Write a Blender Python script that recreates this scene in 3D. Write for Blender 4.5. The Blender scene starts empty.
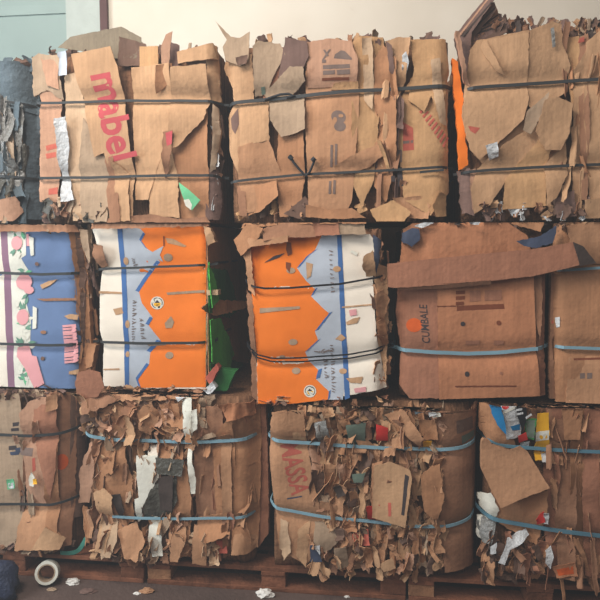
import bpy, bmesh, math, random
from mathutils import Vector, Matrix, noise
C = bpy.context.scene.collection
F = 643.0; PITCH = math.atan(55/F); YAW = math.radians(6.9)
CAM = Vector((0.0, -3.05, 1.74))
# ------------------------------------------------------------------ camera
cd = bpy.data.cameras.new('camera'); cam = bpy.data.objects.new('camera', cd); C.objects.link(cam)
cd.sensor_width = 36; cd.lens = 36*F/600; cam.location = CAM
cam.rotation_euler = (math.pi/2-PITCH, 0, YAW); cd.clip_start = .05
bpy.context.scene.camera = cam
RM = cam.rotation_euler.to_matrix()
def ray(px, py): return RM @ Vector(((px-300)/F, (300-py)/F, -1))
def W(px, py, y=0.0):                       # picture point -> (x, z) on the real upright plane at y
    d = ray(px, py); t = (y-CAM.y)/d.y
    return (CAM.x+d.x*t, CAM.z+d.z*t)
def WS(px, py, x):                          # -> (y, z) on the side plane at x
    d = ray(px, py); t = (x-CAM.x)/d.x
    return (CAM.y+d.y*t, CAM.z+d.z*t)
FZ = .035
def WF(px, py, z=FZ):
    d = ray(px, py); t = (z-CAM.z)/d.z
    return (CAM.x+d.x*t, CAM.y+d.y*t)
# ------------------------------------------------------------------ materials
def lin(c):
    return tuple(((v/255)/12.92 if v/255 <= .04045 else ((v/255+.055)/1.055)**2.4) for v in c)+(1,)
MATS = {}
def mat(name, rgb, rough=.85, vary=.22, streak=.0, bump=.15, metal=0, spec=.25, scale=9, stain=.0, trans=0):
    if name in MATS: return MATS[name]
    m = bpy.data.materials.new(name); m.use_nodes = True; n = m.node_tree.nodes; l = m.node_tree.links
    b = n['Principled BSDF']; b.inputs['Roughness'].default_value = rough; b.inputs['Metallic'].default_value = metal
    b.inputs['Specular IOR Level'].default_value = spec
    tc = n.new('ShaderNodeTexCoord'); oi = n.new('ShaderNodeObjectInfo')
    ad = n.new('ShaderNodeVectorMath'); ad.operation = 'ADD'
    cx = n.new('ShaderNodeVectorMath'); cx.operation = 'SCALE'; cx.inputs[0].default_value = (37, 19, 53)
    l.new(oi.outputs['Random'], cx.inputs['Scale']); l.new(tc.outputs['Object'], ad.inputs[0]); l.new(cx.outputs[0], ad.inputs[1])
    nz = n.new('ShaderNodeTexNoise'); nz.inputs['Scale'].default_value = scale; nz.inputs['Detail'].default_value = 5
    l.new(ad.outputs[0], nz.inputs['Vector'])
    r = n.new('ShaderNodeMapRange'); r.inputs['From Min'].default_value = .25; r.inputs['From Max'].default_value = .75
    r.inputs['To Min'].default_value = 1-vary; r.inputs['To Max'].default_value = 1+vary*.6
    l.new(nz.outputs['Fac'], r.inputs['Value'])
    val = r.outputs[0]
    ro = n.new('ShaderNodeMapRange'); ro.inputs['To Min'].default_value = 1-vary*.55; ro.inputs['To Max'].default_value = 1+vary*.45
    l.new(oi.outputs['Random'], ro.inputs['Value'])
    mu = n.new('ShaderNodeMath'); mu.operation = 'MULTIPLY'; l.new(val, mu.inputs[0]); l.new(ro.outputs[0], mu.inputs[1]); val = mu.outputs[0]
    if streak:
        mp = n.new('ShaderNodeMapping'); mp.inputs['Scale'].default_value = (90, 90, 2.0); l.new(ad.outputs[0], mp.inputs['Vector'])
        n2 = n.new('ShaderNodeTexNoise'); n2.inputs['Scale'].default_value = 1; n2.inputs['Detail'].default_value = 2; l.new(mp.outputs[0], n2.inputs['Vector'])
        r2 = n.new('ShaderNodeMapRange'); r2.inputs['From Min'].default_value = .3; r2.inputs['From Max'].default_value = .7
        r2.inputs['To Min'].default_value = 1-streak; r2.inputs['To Max'].default_value = 1+streak*.5
        l.new(n2.outputs['Fac'], r2.inputs['Value'])
        m2 = n.new('ShaderNodeMath'); m2.operation = 'MULTIPLY'; l.new(val, m2.inputs[0]); l.new(r2.outputs[0], m2.inputs[1]); val = m2.outputs[0]
    sc = n.new('ShaderNodeVectorMath'); sc.operation = 'SCALE'; sc.inputs[0].default_value = lin(rgb)[:3]
    l.new(val, sc.inputs['Scale']); l.new(sc.outputs[0], b.inputs['Base Color'])
    if bump:
        n3 = n.new('ShaderNodeTexNoise'); n3.inputs['Scale'].default_value = 45; n3.inputs['Detail'].default_value = 4; l.new(ad.outputs[0], n3.inputs['Vector'])
        bp = n.new('ShaderNodeBump'); bp.inputs['Strength'].default_value = bump; bp.inputs['Distance'].default_value = .02
        l.new(n3.outputs['Fac'], bp.inputs['Height']); l.new(bp.outputs[0], b.inputs['Normal'])
    MATS[name] = m; return m
CB = dict(rough=.9, vary=.16, streak=.10, bump=.2, spec=.12)
PAL = dict(
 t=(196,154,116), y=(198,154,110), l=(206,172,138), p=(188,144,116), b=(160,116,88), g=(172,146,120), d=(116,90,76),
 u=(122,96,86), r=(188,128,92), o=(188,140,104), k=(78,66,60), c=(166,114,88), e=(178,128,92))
for k, c in PAL.items(): mat(k, c, **CB)
mat('core', (136,98,72), rough=.95, vary=.3, streak=.45, bump=.5, spec=.05, scale=6)
mat('core_grey', (92,92,92), rough=.9, vary=.4, streak=.55, bump=.5, spec=.1, scale=6)
SM = dict(vary=.07, bump=.05, spec=.2, rough=.7)
mat('orange', (240,124,38), **SM); mat('white', (238,225,206), **SM); mat('pale', (180,186,194), vary=.14, bump=.05, rough=.7)
mat('stripe', (70,108,160), **SM); mat('blue', (102,124,160), **SM); mat('plum', (140,104,122), **SM)
mat('pink', (224,158,158), **SM); mat('leaf', (110,150,128), **SM); mat('cream', (226,222,206), vary=.15)
mat('red', (200,52,46), **SM); mat('mred', (188,80,84), vary=.12); mat('faded_red', (192,98,80), vary=.3); mat('ink', (66,58,58), vary=.3)
mat('greyink', (126,106,96), vary=.3); mat('brownink', (122,66,42), vary=.2); mat('glow_orange', (214,96,40), vary=.25)
mat('green', (54,124,64), vary=.3); mat('bright_green', (96,196,84), vary=.2); mat('mint', (112,190,140), vary=.15)
mat('yellow', (238,176,40), **SM); mat('teal', (24,116,166), **SM); mat('black', (28,27,30), rough=.6)
mat('film', (206,206,204), rough=.3, vary=.2, bump=.5, spec=.5); mat('grey_film', (140,138,132), rough=.35, vary=.35, bump=.6, spec=.5)
mat('dark_film', (84,80,70), rough=.45, vary=.3, bump=.6, spec=.4); mat('slate', (84,96,102), rough=.6, vary=.25, bump=.4)
mat('navy', (66,74,94), rough=.6, vary=.25); mat('sea_green', (104,118,104), rough=.6, vary=.3)
mat('black_strap', (52,54,54), rough=.55, vary=.15, bump=0, spec=.35); mat('blue_strap', (132,168,180), rough=.5, vary=.12, bump=0, spec=.4)
mat('deep_blue_strap', (96,138,154), rough=.5, vary=.12, bump=0, spec=.4)
mat('wire', (40,42,46), rough=.5, vary=.1, bump=0)
mat('wood', (132,84,60), rough=.85, vary=.35, streak=.0, bump=.4, spec=.15, scale=14)
mat('wood_light', (168,120,86), rough=.85, vary=.3, bump=.4, spec=.15, scale=14)
mat('paper', (232,226,216), vary=.1)
# ------------------------------------------------------------------ objects
def link(name, verts, faces, mats, parent=None, midx=None, smooth=True, sharp=None):
    me = bpy.data.meshes.new(name); me.from_pydata(verts, [], faces)
    for m in mats: me.materials.append(MATS[m])
    if midx: me.polygons.foreach_set('material_index', midx)
    if smooth is True: me.polygons.foreach_set('use_smooth', [True]*len(faces))
    elif smooth: me.polygons.foreach_set('use_smooth', smooth)
    me.update()
    if sharp:
        at = me.attributes.new('sharp_edge', 'BOOLEAN', 'EDGE')
        for e in me.edges:
            if tuple(sorted(e.vertices)) in sharp: at.data[e.index].value = True
    o = bpy.data.objects.new(name, me); C.objects.link(o)
    if parent: o.parent = parent
    return o
def tag(o, label, cat, group=None):
    o['label'] = label; o['category'] = cat
    if group: o['group'] = group
    return o
def empty(name, loc, label, cat, group=None):
    o = bpy.data.objects.new(name, None); C.objects.link(o); o.location = loc; o.empty_display_size = .1
    return tag(o, label, cat, group)
def struct(o): o['kind'] = 'structure'; return o
def box(name, a, b, m, parent=None, jit=0, rnd=None, bev=.0):
    bm = bmesh.new(); bmesh.ops.create_cube(bm, size=1)
    for v in bm.verts:
        v.co = Vector([(a[i]+b[i])/2+v.co[i]*(b[i]-a[i]) for i in range(3)])
        if rnd: v.co += Vector([rnd.uniform(-jit, jit) for _ in range(3)])
    if bev: bmesh.ops.bevel(bm, geom=bm.edges[:], offset=bev, segments=1, affect='EDGES')
    me = bpy.data.meshes.new(name); bm.to_mesh(me); bm.free(); me.materials.append(MATS[m])
    o = bpy.data.objects.new(name, me); C.objects.link(o)
    if parent: o.parent = parent
    return o
N = noise.noise
def rag(poly, jag, seed, step=.014):
    out = []
    for i in range(len(poly)):
        a = Vector(poly[i]); b = Vector(poly[(i+1) % len(poly)]); L = (b-a).length
        n = max(1, int(L/step)); nn = Vector((-(b-a).y, (b-a).x))/max(L, 1e-6)
        for k in range(n):
            p = a.lerp(b, k/n)
            if k: p = p+nn*jag*(N(Vector((p.x*45, p.y*45, seed)))+.6*N(Vector((p.x*130, p.y*130, seed+9))))*1.6
            out.append(p)
    return out
def gridmesh(bm, step):
    xs = [v.co.x for v in bm.verts]; ys = [v.co.y for v in bm.verts]
    for ax, lo, hi in ((0, min(xs), max(xs)), (1, min(ys), max(ys))):
        k = math.ceil(lo/step)
        while k*step < hi:
            co = Vector((0, 0, 0)); co[ax] = (k+.25*math.sin(k*12.9))*step; no = Vector((0, 0, 0)); no[ax] = 1
            bmesh.ops.bisect_plane(bm, geom=bm.verts[:]+bm.edges[:]+bm.faces[:], plane_co=co, plane_no=no, dist=1e-6); k += 1
def polymesh(poly, step):
    bm = bmesh.new(); f = bm.faces.new([bm.verts.new((p[0], p[1], 0)) for p in poly])
    bmesh.ops.triangulate(bm, faces=[f]); gridmesh(bm, step)
    vs = [v.co.copy() for v in bm.verts]; bm.verts.index_update()
    fs = [[v.index for v in f.verts] for f in bm.faces]; bm.free(); return vs, fs
def textmesh(body, O, A, U, bold, topt):
    cu = bpy.data.curves.new('t', 'FONT'); cu.body = body; cu.size = 1; cu.resolution_u = 3; cu.offset = bold
    ob = bpy.data.objects.new('t', cu); C.objects.link(ob); dg = bpy.context.evaluated_depsgraph_get(); dg.update()
    me = ob.evaluated_get(dg).to_mesh(); bm = bmesh.new(); bm.from_mesh(me)
    bpy.data.objects.remove(ob); bpy.data.curves.remove(cu)
    x0 = min(v.co.x for v in bm.verts); x1 = max(v.co.x for v in bm.verts); y0 = 0; y1 = max(v.co.y for v in bm.verts)
    for v in bm.verts:
        s = (v.co.x-x0)/(x1-x0); t = (v.co.y-y0)/(y1-y0)
        q = topt((O[0]+A[0]*s+U[0]*t, O[1]+A[1]*s+U[1]*t)); v.co = Vector((q[0], q[1], 0))
    gridmesh(bm, .025); bm.verts.index_update()
    vs = [v.co.copy() for v in bm.verts]; fs = [[v.index for v in f.verts] for f in bm.faces]; bm.free(); return vs, fs
def tomesh(name, cu):
    t = bpy.data.objects.new('t', cu); C.objects.link(t); dg = bpy.context.evaluated_depsgraph_get(); dg.update()
    me = bpy.data.meshes.new_from_object(t.evaluated_get(dg)); bpy.data.objects.remove(t); bpy.data.curves.remove(cu); me.name = name
    o = bpy.data.objects.new(name, me); C.objects.link(o); return o
def oval(x, y, rx, ry, n=12, a=0): return [(x+rx*math.cos(t)*math.cos(a)-ry*math.sin(t)*math.sin(a), y+rx*math.cos(t)*math.sin(a)+ry*math.sin(t)*math.cos(a)) for t in [i*6.2832/n for i in range(n)]]
GROUP = 'strapped waste cardboard bales in the stack'
class Bale:
    def __init__(s, label, xl, xr, z0, z1, yf, depth, straps, seed, rl=.05, rr=.05, lump=.018, core='core', xlim=(None, None)):
        zc = (z0+z1)/2; s.z0, s.z1, s.yf, s.dp, s.rl, s.rr, s.seed, s.lump = z0, z1, yf, depth, rl, rr, seed, lump
        py = 245+(CAM.z-zc)*210
        s.x0 = W(xl, py, yf)[0]; s.x1 = W(xr, py, yf)[0]
        s.xlo = -99 if xlim[0] is None else W(xlim[0], py, yf)[0]; s.xhi = 99 if xlim[1] is None else W(xlim[1], py, yf)[0]
        s.rnd = random.Random(seed); s.n = 0
        s.zlo, s.free, s.zhi = (z0+.002, -9, 9 if z0 > 1.5 else (ZT if z0 > .5 else ZM)-.003); s.straps = straps
        s.zhf = ZM-.034 if seed == 12 else s.zhi
        if z0 < .5: s.zlo, s.free = z0-.09, -.058
        s.sz = [[W(p[0], p[1], yf) for p in st[0]] for st in straps]
        s.loc = Vector(((s.x0+s.x1)/2, yf+depth/2, z0))
        s.root = empty('cardboard_bale', s.loc, label, 'cardboard bale', GROUP)
        s.make_core(core); s.make_straps()
    def strapz(s, pts, x):
        if x <= pts[0][0]: return pts[0][1]
        for a, b in zip(pts, pts[1:]):
            if x <= b[0]: t = (x-a[0])/(b[0]-a[0]); return a[1]+(b[1]-a[1])*t
        return pts[-1][1]
    def wrapf(s, x):
        y = 0
        for t, r in ((x-s.x0, s.rl), (s.x1-x, s.rr)):
            if t < r:
                t = max(t, r*.03); y += r-math.sqrt(max(0, r*r-(r-t)**2))
        return y
    def S(s, x, z, wrap=True):
        y = s.yf
        if wrap: y += s.wrapf(x)
        y += s.lump*N(Vector((x*3.1, z*2.3, s.seed)))
        for pts in s.sz:
            d = (z-s.strapz(pts, x))/.04
            if abs(d) < 3: y += .009*math.exp(-d*d)
        return y
    def loc_(s, p):
        z = p[2]
        if p[1] > s.free: z = max(z, s.z0+.002)
        else: z = max(z, s.zlo)
        return (min(max(p[0], s.xlo), s.xhi)-s.loc.x, p[1]-s.loc.y, min(z, s.zhf if p[1] < -.05 else s.zhi)-s.loc.z)
    def make_core(s, m):
        pr = []; st = .022; yb = s.yf+s.dp; gap = .016
        x0, x1 = s.x0+gap, s.x1-gap
        n = int((x1-x0)/st)
        for i in range(n+1): pr.append((x0+(x1-x0)*i/n, None, 0))
        yr = s.yf+s.wrapf(x1)+.02; k = 14
        for i in range(1, k): pr.append((x1, yr+(yb-yr)*i/k, 1))
        pr.append((x1, yb, 1)); pr.append((x0, yb, 2)); yl = s.yf+s.wrapf(x0)+.02
        for i in range(1, k): pr.append((x0, yb+(yl-yb)*i/k, 3))
        nz = int((s.z1-s.z0)/.04); vs = []; fs = []; M = len(pr)
        for j in range(nz+1):
            z = s.z0+(s.z1-s.z0)*j/nz; ed = min(1, min(j, nz-j)/1.5)
            for (x, y, t) in pr:
                a = N(Vector((x*38+(y or 0)*38, z*2.2, s.seed+3)))*.014+N(Vector((x*14+(y or 0)*14, z*5, s.seed+7)))*.02
                if t == 0: vs.append(s.loc_((x, s.S(x, z)+.012+abs(a)+.02*(1-ed), z)))
                elif t == 1: vs.append(s.loc_((x-abs(a), y, z)))
                elif t == 3: vs.append(s.loc_((x+abs(a), y, z)))
                else: vs.append(s.loc_((x, y, z)))
        for j in range(nz):
            for i in range(M): fs.append((j*M+i, j*M+(i+1) % M, (j+1)*M+(i+1) % M, (j+1)*M+i))
        fs.append(tuple(range(M))[::-1]); fs.append(tuple(nz*M+i for i in range(M)))
        link('compressed_cardboard', vs, fs, [m], s.root, smooth=[True]*(len(fs)-2)+[False]*2)
    def make_straps(s):
        for (px, m, wd, *op) in s.straps:
            off = .052; wrapL = wrapR = True
            if len(op) > 1: wrapL, wrapR = op[1]
            pts = [W(p[0], p[1], s.yf-off) for p in px]; path = []
            xa, xb = pts[0][0], pts[-1][0]; zc = lambda x: s.strapz(pts, x)
            if wrapL:
                for y in (.62, .4, .2, .1): path.append((s.x0-.004, s.yf+s.rl+y, zc(xa)))
            n = max(4, int((xb-xa)/.02))
            for i in range(n+1):
                x = xa+(xb-xa)*i/n
                e = min(1, max(0, min(x-s.x0+.012, s.x1-x+.012)/.05)) if (wrapL or wrapR) else 1
                path.append((x, s.S(x, zc(x))-off*(.2+.8*e), zc(x)+.0015*N(Vector((x*9, s.seed, 2)))))
            if wrapR:
                for y in (.1, .2, .4, .62): path.append((s.x1+.004, s.yf+s.rr+y, zc(xb)))
            s.ribbon(path, wd*.76, m)
    def ribbon(s, path, wd, m, name='strap', th=.0025):
        vs = []; fs = []; P = [Vector(p) for p in path]
        for i, p in enumerate(P):
            t = (P[min(i+1, len(P)-1)]-P[max(i-1, 0)]); t.z = 0
            nrm = Vector((t.y, -t.x, 0)).normalized()
            for a, h in ((1, .5), (1, -.5), (-1, -.5), (-1, .5)):
                vs.append(s.loc_(p+nrm*th*a+Vector((0, 0, wd*h))))
        for i in range(len(P)-1):
            for k in range(4): fs.append((i*4+k, i*4+(k+1) % 4, i*4+4+(k+1) % 4, i*4+4+k))
        fs += [(0, 1, 2, 3), tuple(len(vs)-4+k for k in (3, 2, 1, 0))]
        return link(name, vs, fs, [m], s.root, smooth=False)
    def wire(s, px, rad, m='wire', off=.06, name='tie_wire'):
        P = []
        for p in px:
            x, z = W(p[0], p[1], s.yf-off); P.append(Vector((x, s.S(x, z)-off, z)))
        cu = bpy.data.curves.new(name, 'CURVE'); cu.dimensions = '3D'; sp = cu.splines.new('POLY'); sp.points.add(len(P)-1)
        for q, p in zip(sp.points, P): q.co = (*s.loc_(p), 1)
        cu.bevel_depth = rad; cu.bevel_resolution = 2; cu.use_fill_caps = True; cu.materials.append(MATS[m])
        o = tomesh(name, cu); o.parent = s.root
    def sheet(s, poly, m='t', lay=1, name='cardboard_sheet', P=(), T=(), cr=.006, jag=.003, tx=None, tz=None, cu=None, wrap=True,
              th=.004, step=.025, side=None, off=None, fs_=6.0, ridge=.5, label=None, bow=0, loose_=False):
        s.n += 1; cr = cr if (P or T) else cr*1.35; R = s.rnd; sd = s.seed*10+s.n
        off = (.012+.013*lay+(s.n % 12)*.0007) if off is None else off
        tx = R.uniform(-.06, .06) if tx is None else tx; tz = R.uniform(-.04, .04) if tz is None else tz
        cu = R.uniform(-.004, .014) if cu is None else cu
        if side is not None: X = side+off; topt = lambda p: WS(p[0], p[1], X)
        else: topt = lambda p: W(p[0], p[1], s.yf-off)
        q = [topt(p) for p in poly]
        ar = sum(q[i][0]*q[(i+1) % len(q)][1]-q[(i+1) % len(q)][0]*q[i][1] for i in range(len(q)))
        if ar < 0: q = q[::-1]
        if side is not None: q = [(a, min(max(c_, s.z0+.01), s.zhi-.01)) for a, c_ in q]
        xs = [p[0] for p in q]; zs = [p[1] for p in q]; xc, zc = sum(xs)/len(xs), sum(zs)/len(zs)
        hx = max(max(xs)-min(xs), .02)/2; hz = max(max(zs)-min(zs), .02)/2; xm = (max(xs)+min(xs))/2; zm = (max(zs)+min(zs))/2
        def D(a, b):
            u = (a-xm)/hx; v = (b-zm)/hz
            n1 = N(Vector((a*fs_, b*fs_*.7, sd))); n2 = 1-2*abs(N(Vector((a*fs_*1.3+7, b*fs_*.5, sd+4))))
            n3 = N(Vector((a*22, b*16, sd+11)))
            d = off+cr*(n1*1.2+ridge*n2+.35*n3)+tx*(a-xc)+tz*(b-zc)+cu*(abs(v)**3*.7+abs(u)**4*.5)+bow*(1-u*u)
            for pts in s.sz:
                k = (b-s.strapz(pts, a))/.05 if side is None else 9
                if abs(k) < 3: d -= max(0, d-.03)*.8*math.exp(-k*k) if not loose_ else 0
            return max(d, .006)
        def place(a, b, ex=0):
            d = D(a, b)+ex*(1+5*max(0, 1-min(a-s.x0, s.x1-a)/.04) if side is None else 1)
            if side is not None: return s.loc_((side+d, a, b))
            return s.loc_((a, s.S(a, b, wrap)-d, b))
        vs2, fs2 = polymesh(rag(q, jag, sd), step)
        n = len(vs2); V = [place(v.x, v.y) for v in vs2]+[place(v.x, v.y, -th) for v in vs2]
        FS = [f for f in fs2]+[[i+n for i in f[::-1]] for f in fs2]; MI = [0]*len(FS); SMO = [True]*len(FS)
        ec = {}
        for f in fs2:
            for i in range(len(f)):
                e = (f[i], f[(i+1) % len(f)]); k = tuple(sorted(e)); ec[k] = None if k in ec else e
        sharp = set()
        for k, e in ec.items():
            if e: FS.append([e[1], e[0], e[0]+n, e[1]+n]); MI.append(0); SMO.append(False); sharp.add(k); sharp.add((k[0]+n, k[1]+n))
        mats = [m]; pi_ = 0
        items = [(('p', pp), mm) for pp, mm in P]+[(('t', tt), tt[4]) for tt in T]
        for (kind, dat), mm in items:
            if mm not in mats: mats.append(mm)
            pi_ += 1; z = .0003*pi_+.0003 if pi_ <= 3 else .0018+.00004*pi_
            if kind == 'p': v2, f2 = polymesh(rag([topt(p) for p in dat], .0008, sd), step)
            else: v2, f2 = textmesh(dat[0], dat[1], dat[2], dat[3], dat[5], topt)
            b0 = len(V); V += [place(v.x, v.y, z) for v in v2]
            for f in f2: FS.append([i+b0 for i in f]); MI.append(mats.index(mm)); SMO.append(True)
        o = link(name, V, FS, mats, s.root, MI, SMO, sharp)
        if label: o['label'] = label
        return o
    def scraps(s, n, rect, mats, w=(.012, .05), h=(.04, .16), ang=1.0, lean=.35, off=(.0, .05), keep=60, name='cardboard_scrap', weights=None, amp=.014):
        """crumpled torn strips standing in the pressed face; the largest become parts, the rest one part"""
        R = s.rnd; items = []
        for _ in range(n):
            px = R.uniform(rect[0], rect[2]); py = R.uniform(rect[1], rect[3]); ww = R.uniform(*w); hh = R.uniform(*h); o = R.uniform(*off)
            x, z = W(px, py, s.yf-o); th = R.gauss(0, lean); yaw = R.uniform(-ang, ang); pit = R.gauss(0, .25)
            M = Matrix.Rotation(yaw, 3, 'Z') @ Matrix.Rotation(pit, 3, 'X') @ Matrix.Rotation(th, 3, 'Y')
            c = Vector((x, s.S(x, z)-o, z)); bend = R.choice((-1, 1))*R.uniform(.15, .75); cx_ = R.uniform(-.3, .3); fold = R.uniform(-1, 1)*ww*.5; fz = R.uniform(-.3, .3); sd = R.random()*90
            nu, nv = 5, 8; vs = []; fs = []
            for sgn in (-1, 1):
                for j in range(nv+1):
                    v = j/nv-.5; wv = ww*(1+.30*N(Vector((v*2, sd, 1)))+.12*N(Vector((v*9, sd, 2))))
                    sh = ww*.3*N(Vector((v*4, sd, 5)))
                    for i in range(nu+1):
                        u = i/nu-.5; vv = v+(.12*N(Vector((u*3, sd, 3)))+.05*N(Vector((u*11, sd, 3))))*(1 if abs(v) > .4 else 0)
                        d = bend*ww*abs(u-cx_)+fold*abs(v-fz)*1.5+amp*.45*N(Vector((u*ww*22, v*hh*14, sd)))
                        if min(abs(u), 1) < 1: d += sgn*.0016
                        p = M @ Vector((u*wv+sh, d, vv*hh)); vs.append(s.loc_(c+p))
            m = (nu+1)*(nv+1)
            idx = lambda i, j, k: k*m+j*(nu+1)+i
            for j in range(nv):
                for i in range(nu):
                    fs.append((idx(i, j, 0), idx(i+1, j, 0), idx(i+1, j+1, 0), idx(i, j+1, 0)))
                    fs.append((idx(i, j, 1), idx(i, j+1, 1), idx(i+1, j+1, 1), idx(i+1, j, 1)))
            for i in range(nu):
                fs.append((idx(i, 0, 0), idx(i, 0, 1), idx(i+1, 0, 1), idx(i+1, 0, 0))); fs.append((idx(i, nv, 0), idx(i+1, nv, 0), idx(i+1, nv, 1), idx(i, nv, 1)))
            for j in range(nv):
                fs.append((idx(0, j, 0), idx(0, j+1, 0), idx(0, j+1, 1), idx(0, j, 1))); fs.append((idx(nu, j, 0), idx(nu, j, 1), idx(nu, j+1, 1), idx(nu, j+1, 0)))
            items.append((ww*hh*abs(math.cos(yaw)), vs, fs, R.choice(mats)))
        items.sort(key=lambda t: -t[0])
        for (_, vs, fs, m) in items[:keep]: link(name, vs, fs, [m], s.root, smooth=False)
        if items[keep:]:
            V = []; FS = []; MI = []; ml = []
            for (_, vs, fs, m) in items[keep:]:
                if m not in ml: ml.append(m)
                b = len(V); V += vs; FS += [tuple(i+b for i in f) for f in fs]; MI += [ml.index(m)]*len(fs)
            o = link('torn_scraps', V, FS, ml, s.root, MI, smooth=False); o['kind'] = 'stuff'
ZD, ZM, ZT, ZE = .16, 1.02, 1.845, 2.66
BK = 'black_strap'; BL = 'blue_strap'
# ================================================================= TOP ROW
b = Bale('dark bale of grey plastic film and cardboard at the left edge of the top row', -75, 33, ZT, ZE-.06, .02, .95,
         [([(-80, 175), (0, 176), (36, 178)], BK, .016), ([(-80, 100), (0, 101), (36, 103)], BK, .014)], 1, rr=.13, core='core_grey', xlim=(None, 34))
b.sheet([(-60, 62), (24, 60), (37, 64), (38, 100), (30, 112), (-5, 104), (-60, 100)], 'slate', 2, jag=.005)
b.sheet([(20, 100), (37, 96), (39, 160), (38, 219), (22, 219), (23, 150)], 'slate', 1, jag=.006)
b.sheet([(-60, 100), (8, 100), (15, 130), (9, 168), (14, 221), (-60, 222)], 'grey_film', 1, name='plastic_film', cr=.02, fs_=14)
b.sheet([(2, 200), (16, 196), (21, 212), (14, 221), (0, 221)], 'p', 3)
b.sheet([(-2, 112), (4, 108), (8, 150), (10, 168), (4, 165)], 'grey_film', 3, name='plastic_film', cr=.008)
b.scraps(55, (-10, 104, 22, 216), ['grey_film', 'grey_film', 'slate', 'dark_film', 'g', 'slate'], w=(.02, .045), h=(.08, .24), lean=.2, off=(.02, .05), keep=40, name='plastic_shred')
b.scraps(10, (-10, 58, 34, 68), ['slate', 'k', 'd'], w=(.03, .06), h=(.04, .08), keep=10)

b = Bale('top row bale with large red lettering running down its tan front sheet', 37, 220, ZT, ZE, .0, .95,
         [([(33, 103), (60, 103), (130, 100.5), (180, 100), (212, 100.5), (224, 101)], BK, .015),
          ([(33, 178), (100, 177), (160, 175.5), (212, 175), (224, 176)], BK, .016)], 2, rl=.04, rr=.05, xlim=(34.6, None))
mat('lid', (136, 122, 102), **CB)
b.sheet([(82, 45), (131, 35), (150, 45), (150, 66), (120, 66), (100, 60), (70, 55)], 'lid', -2, off=-.12, wrap=False, tz=-.0)
b.sheet([(70, 52), (84, 43), (130, 36), (146, 45), (128, 50), (110, 47), (90, 53)], 'lid', 0, off=-.04, wrap=False, tz=-.6, tx=-.15, jag=.004)
b.sheet([(120, 37), (146, 44), (147, 66), (118, 66)], 'd', 0, off=.0)  # dark sheet stands in for the shadow under the lid
b.sheet([(40, 92), (62, 92), (63, 130), (59, 178), (58, 202), (41, 202), (38, 180), (41, 150)], 'p', 1, jag=.004,
        P=[([(46, 146), (57, 143), (58, 148), (47, 151)], 'faded_red'), ([(46, 154), (56, 152), (56, 157), (47, 159)], 'faded_red'), ([(49, 189), (58, 187), (58, 194), (49, 195)], 'faded_red')])
b.sheet([(32, 58), (39, 53), (50, 55), (60, 55), (63, 100), (47, 90), (33, 96)], 'g', 2, jag=.006, wrap=False, tx=.05)
b.sheet([(40, 54), (50, 55), (58, 58), (60, 90), (48, 86)], 'p', 2, jag=.004)
b.sheet([(60, 53), (68, 52), (69, 76), (61, 77)], 'pale', 3, jag=.004)
b.sheet([(66, 76), (78, 72), (87, 110), (100, 150), (101, 220), (74, 221), (66, 160)], 'l', 1, jag=.004)
b.sheet([(84, 118), (104, 150), (110, 180), (108, 222), (84, 222), (78, 170)], 'g', 2, jag=.004)
b.sheet([(56, 119), (67, 117), (69, 147), (65, 173), (75, 200), (62, 202), (58, 166)], 'film', 3, jag=.003, label='pale bluish white strip')
b.sheet([(72, 55), (110, 46), (118, 70), (127, 120), (133, 170), (133, 220), (110, 221), (107, 165), (104, 153), (94, 157), (88, 120), (78, 82)], 't', 3, cr=.004, jag=.002, tx=.0, cu=.002,
        T=[('mabel', (92, 76), (19, 86), (27, -6), 'mred', .028)], label='tan sheet with red lettering')
b.sheet([(104, 158), (112, 155), (118, 190), (121, 222), (112, 222), (106, 190)], 'b', 4, jag=.004)
b.sheet([(110, 160), (118, 165), (128, 175), (131, 221), (118, 221)], 't', 4, jag=.004, cr=.01)
b.sheet([(139, 46), (158, 46), (158, 72), (139, 72)], 'y', 1, jag=.001, cr=.003)
b.sheet([(168, 41), (180, 46), (178, 68), (167, 68)], 'u', 0)
b.sheet([(132, 68), (170, 64), (172, 100), (166, 148), (156, 170), (149, 200), (136, 200), (134, 130)], 't', 2, jag=.002, cr=.005)
b.sheet([(157, 66), (172, 63), (171, 82), (155, 93)], 'e', 3, jag=.002, tx=-.4)
b.sheet([(160, 66), (161, 48), (167, 36), (174, 33), (171, 45), (168, 64)], 'p', 3, wrap=False, tz=.25, jag=.002)
b.sheet([(177, 52), (213, 43), (216, 58), (207, 60), (186, 62), (178, 64)], 't', 3, jag=.002, cr=.004)
b.sheet([(184, 60), (210, 57), (208, 68), (190, 68)], 'd', 0)  # dark sheet stands in for the shade inside the box gap
b.sheet([(206, 46), (216, 45), (219, 100), (209, 102)], 't', 1, jag=.004)
b.sheet([(168, 95), (208, 92), (207, 150), (209, 219), (178, 219), (172, 160)], 'e', 1, jag=.003)
b.sheet([(171, 68), (207, 65), (209, 100), (203, 119), (190, 132), (178, 146), (168, 150), (169, 100)], 't', 3, jag=.004, cr=.004)
b.sheet([(150, 160), (172, 152), (178, 178), (180, 218), (150, 215)], 't', 2, jag=.004)
b.sheet([(163, 132), (173, 130), (172, 150), (164, 180), (162, 160)], 'b', 4, jag=.004, P=[([(165.5, 133), (173, 131), (172, 144), (167, 146)], 'mred')])
b.sheet([(178, 182), (189, 190), (200, 200), (192, 210), (186, 205)], 'mint', 4, jag=.001, cr=.002, P=[([(184, 200), (189, 199), (192, 205), (191, 210), (186, 206)], 'cream')], label='small green triangle')
b.sheet([(211, 102), (216, 106), (219, 130), (214, 168), (208, 172), (212, 140)], 'g', 3, cr=.014, fs_=16)
b.sheet([(206, 170), (216, 165), (220, 200), (218, 220), (206, 220)], 'u', 1)
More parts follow.
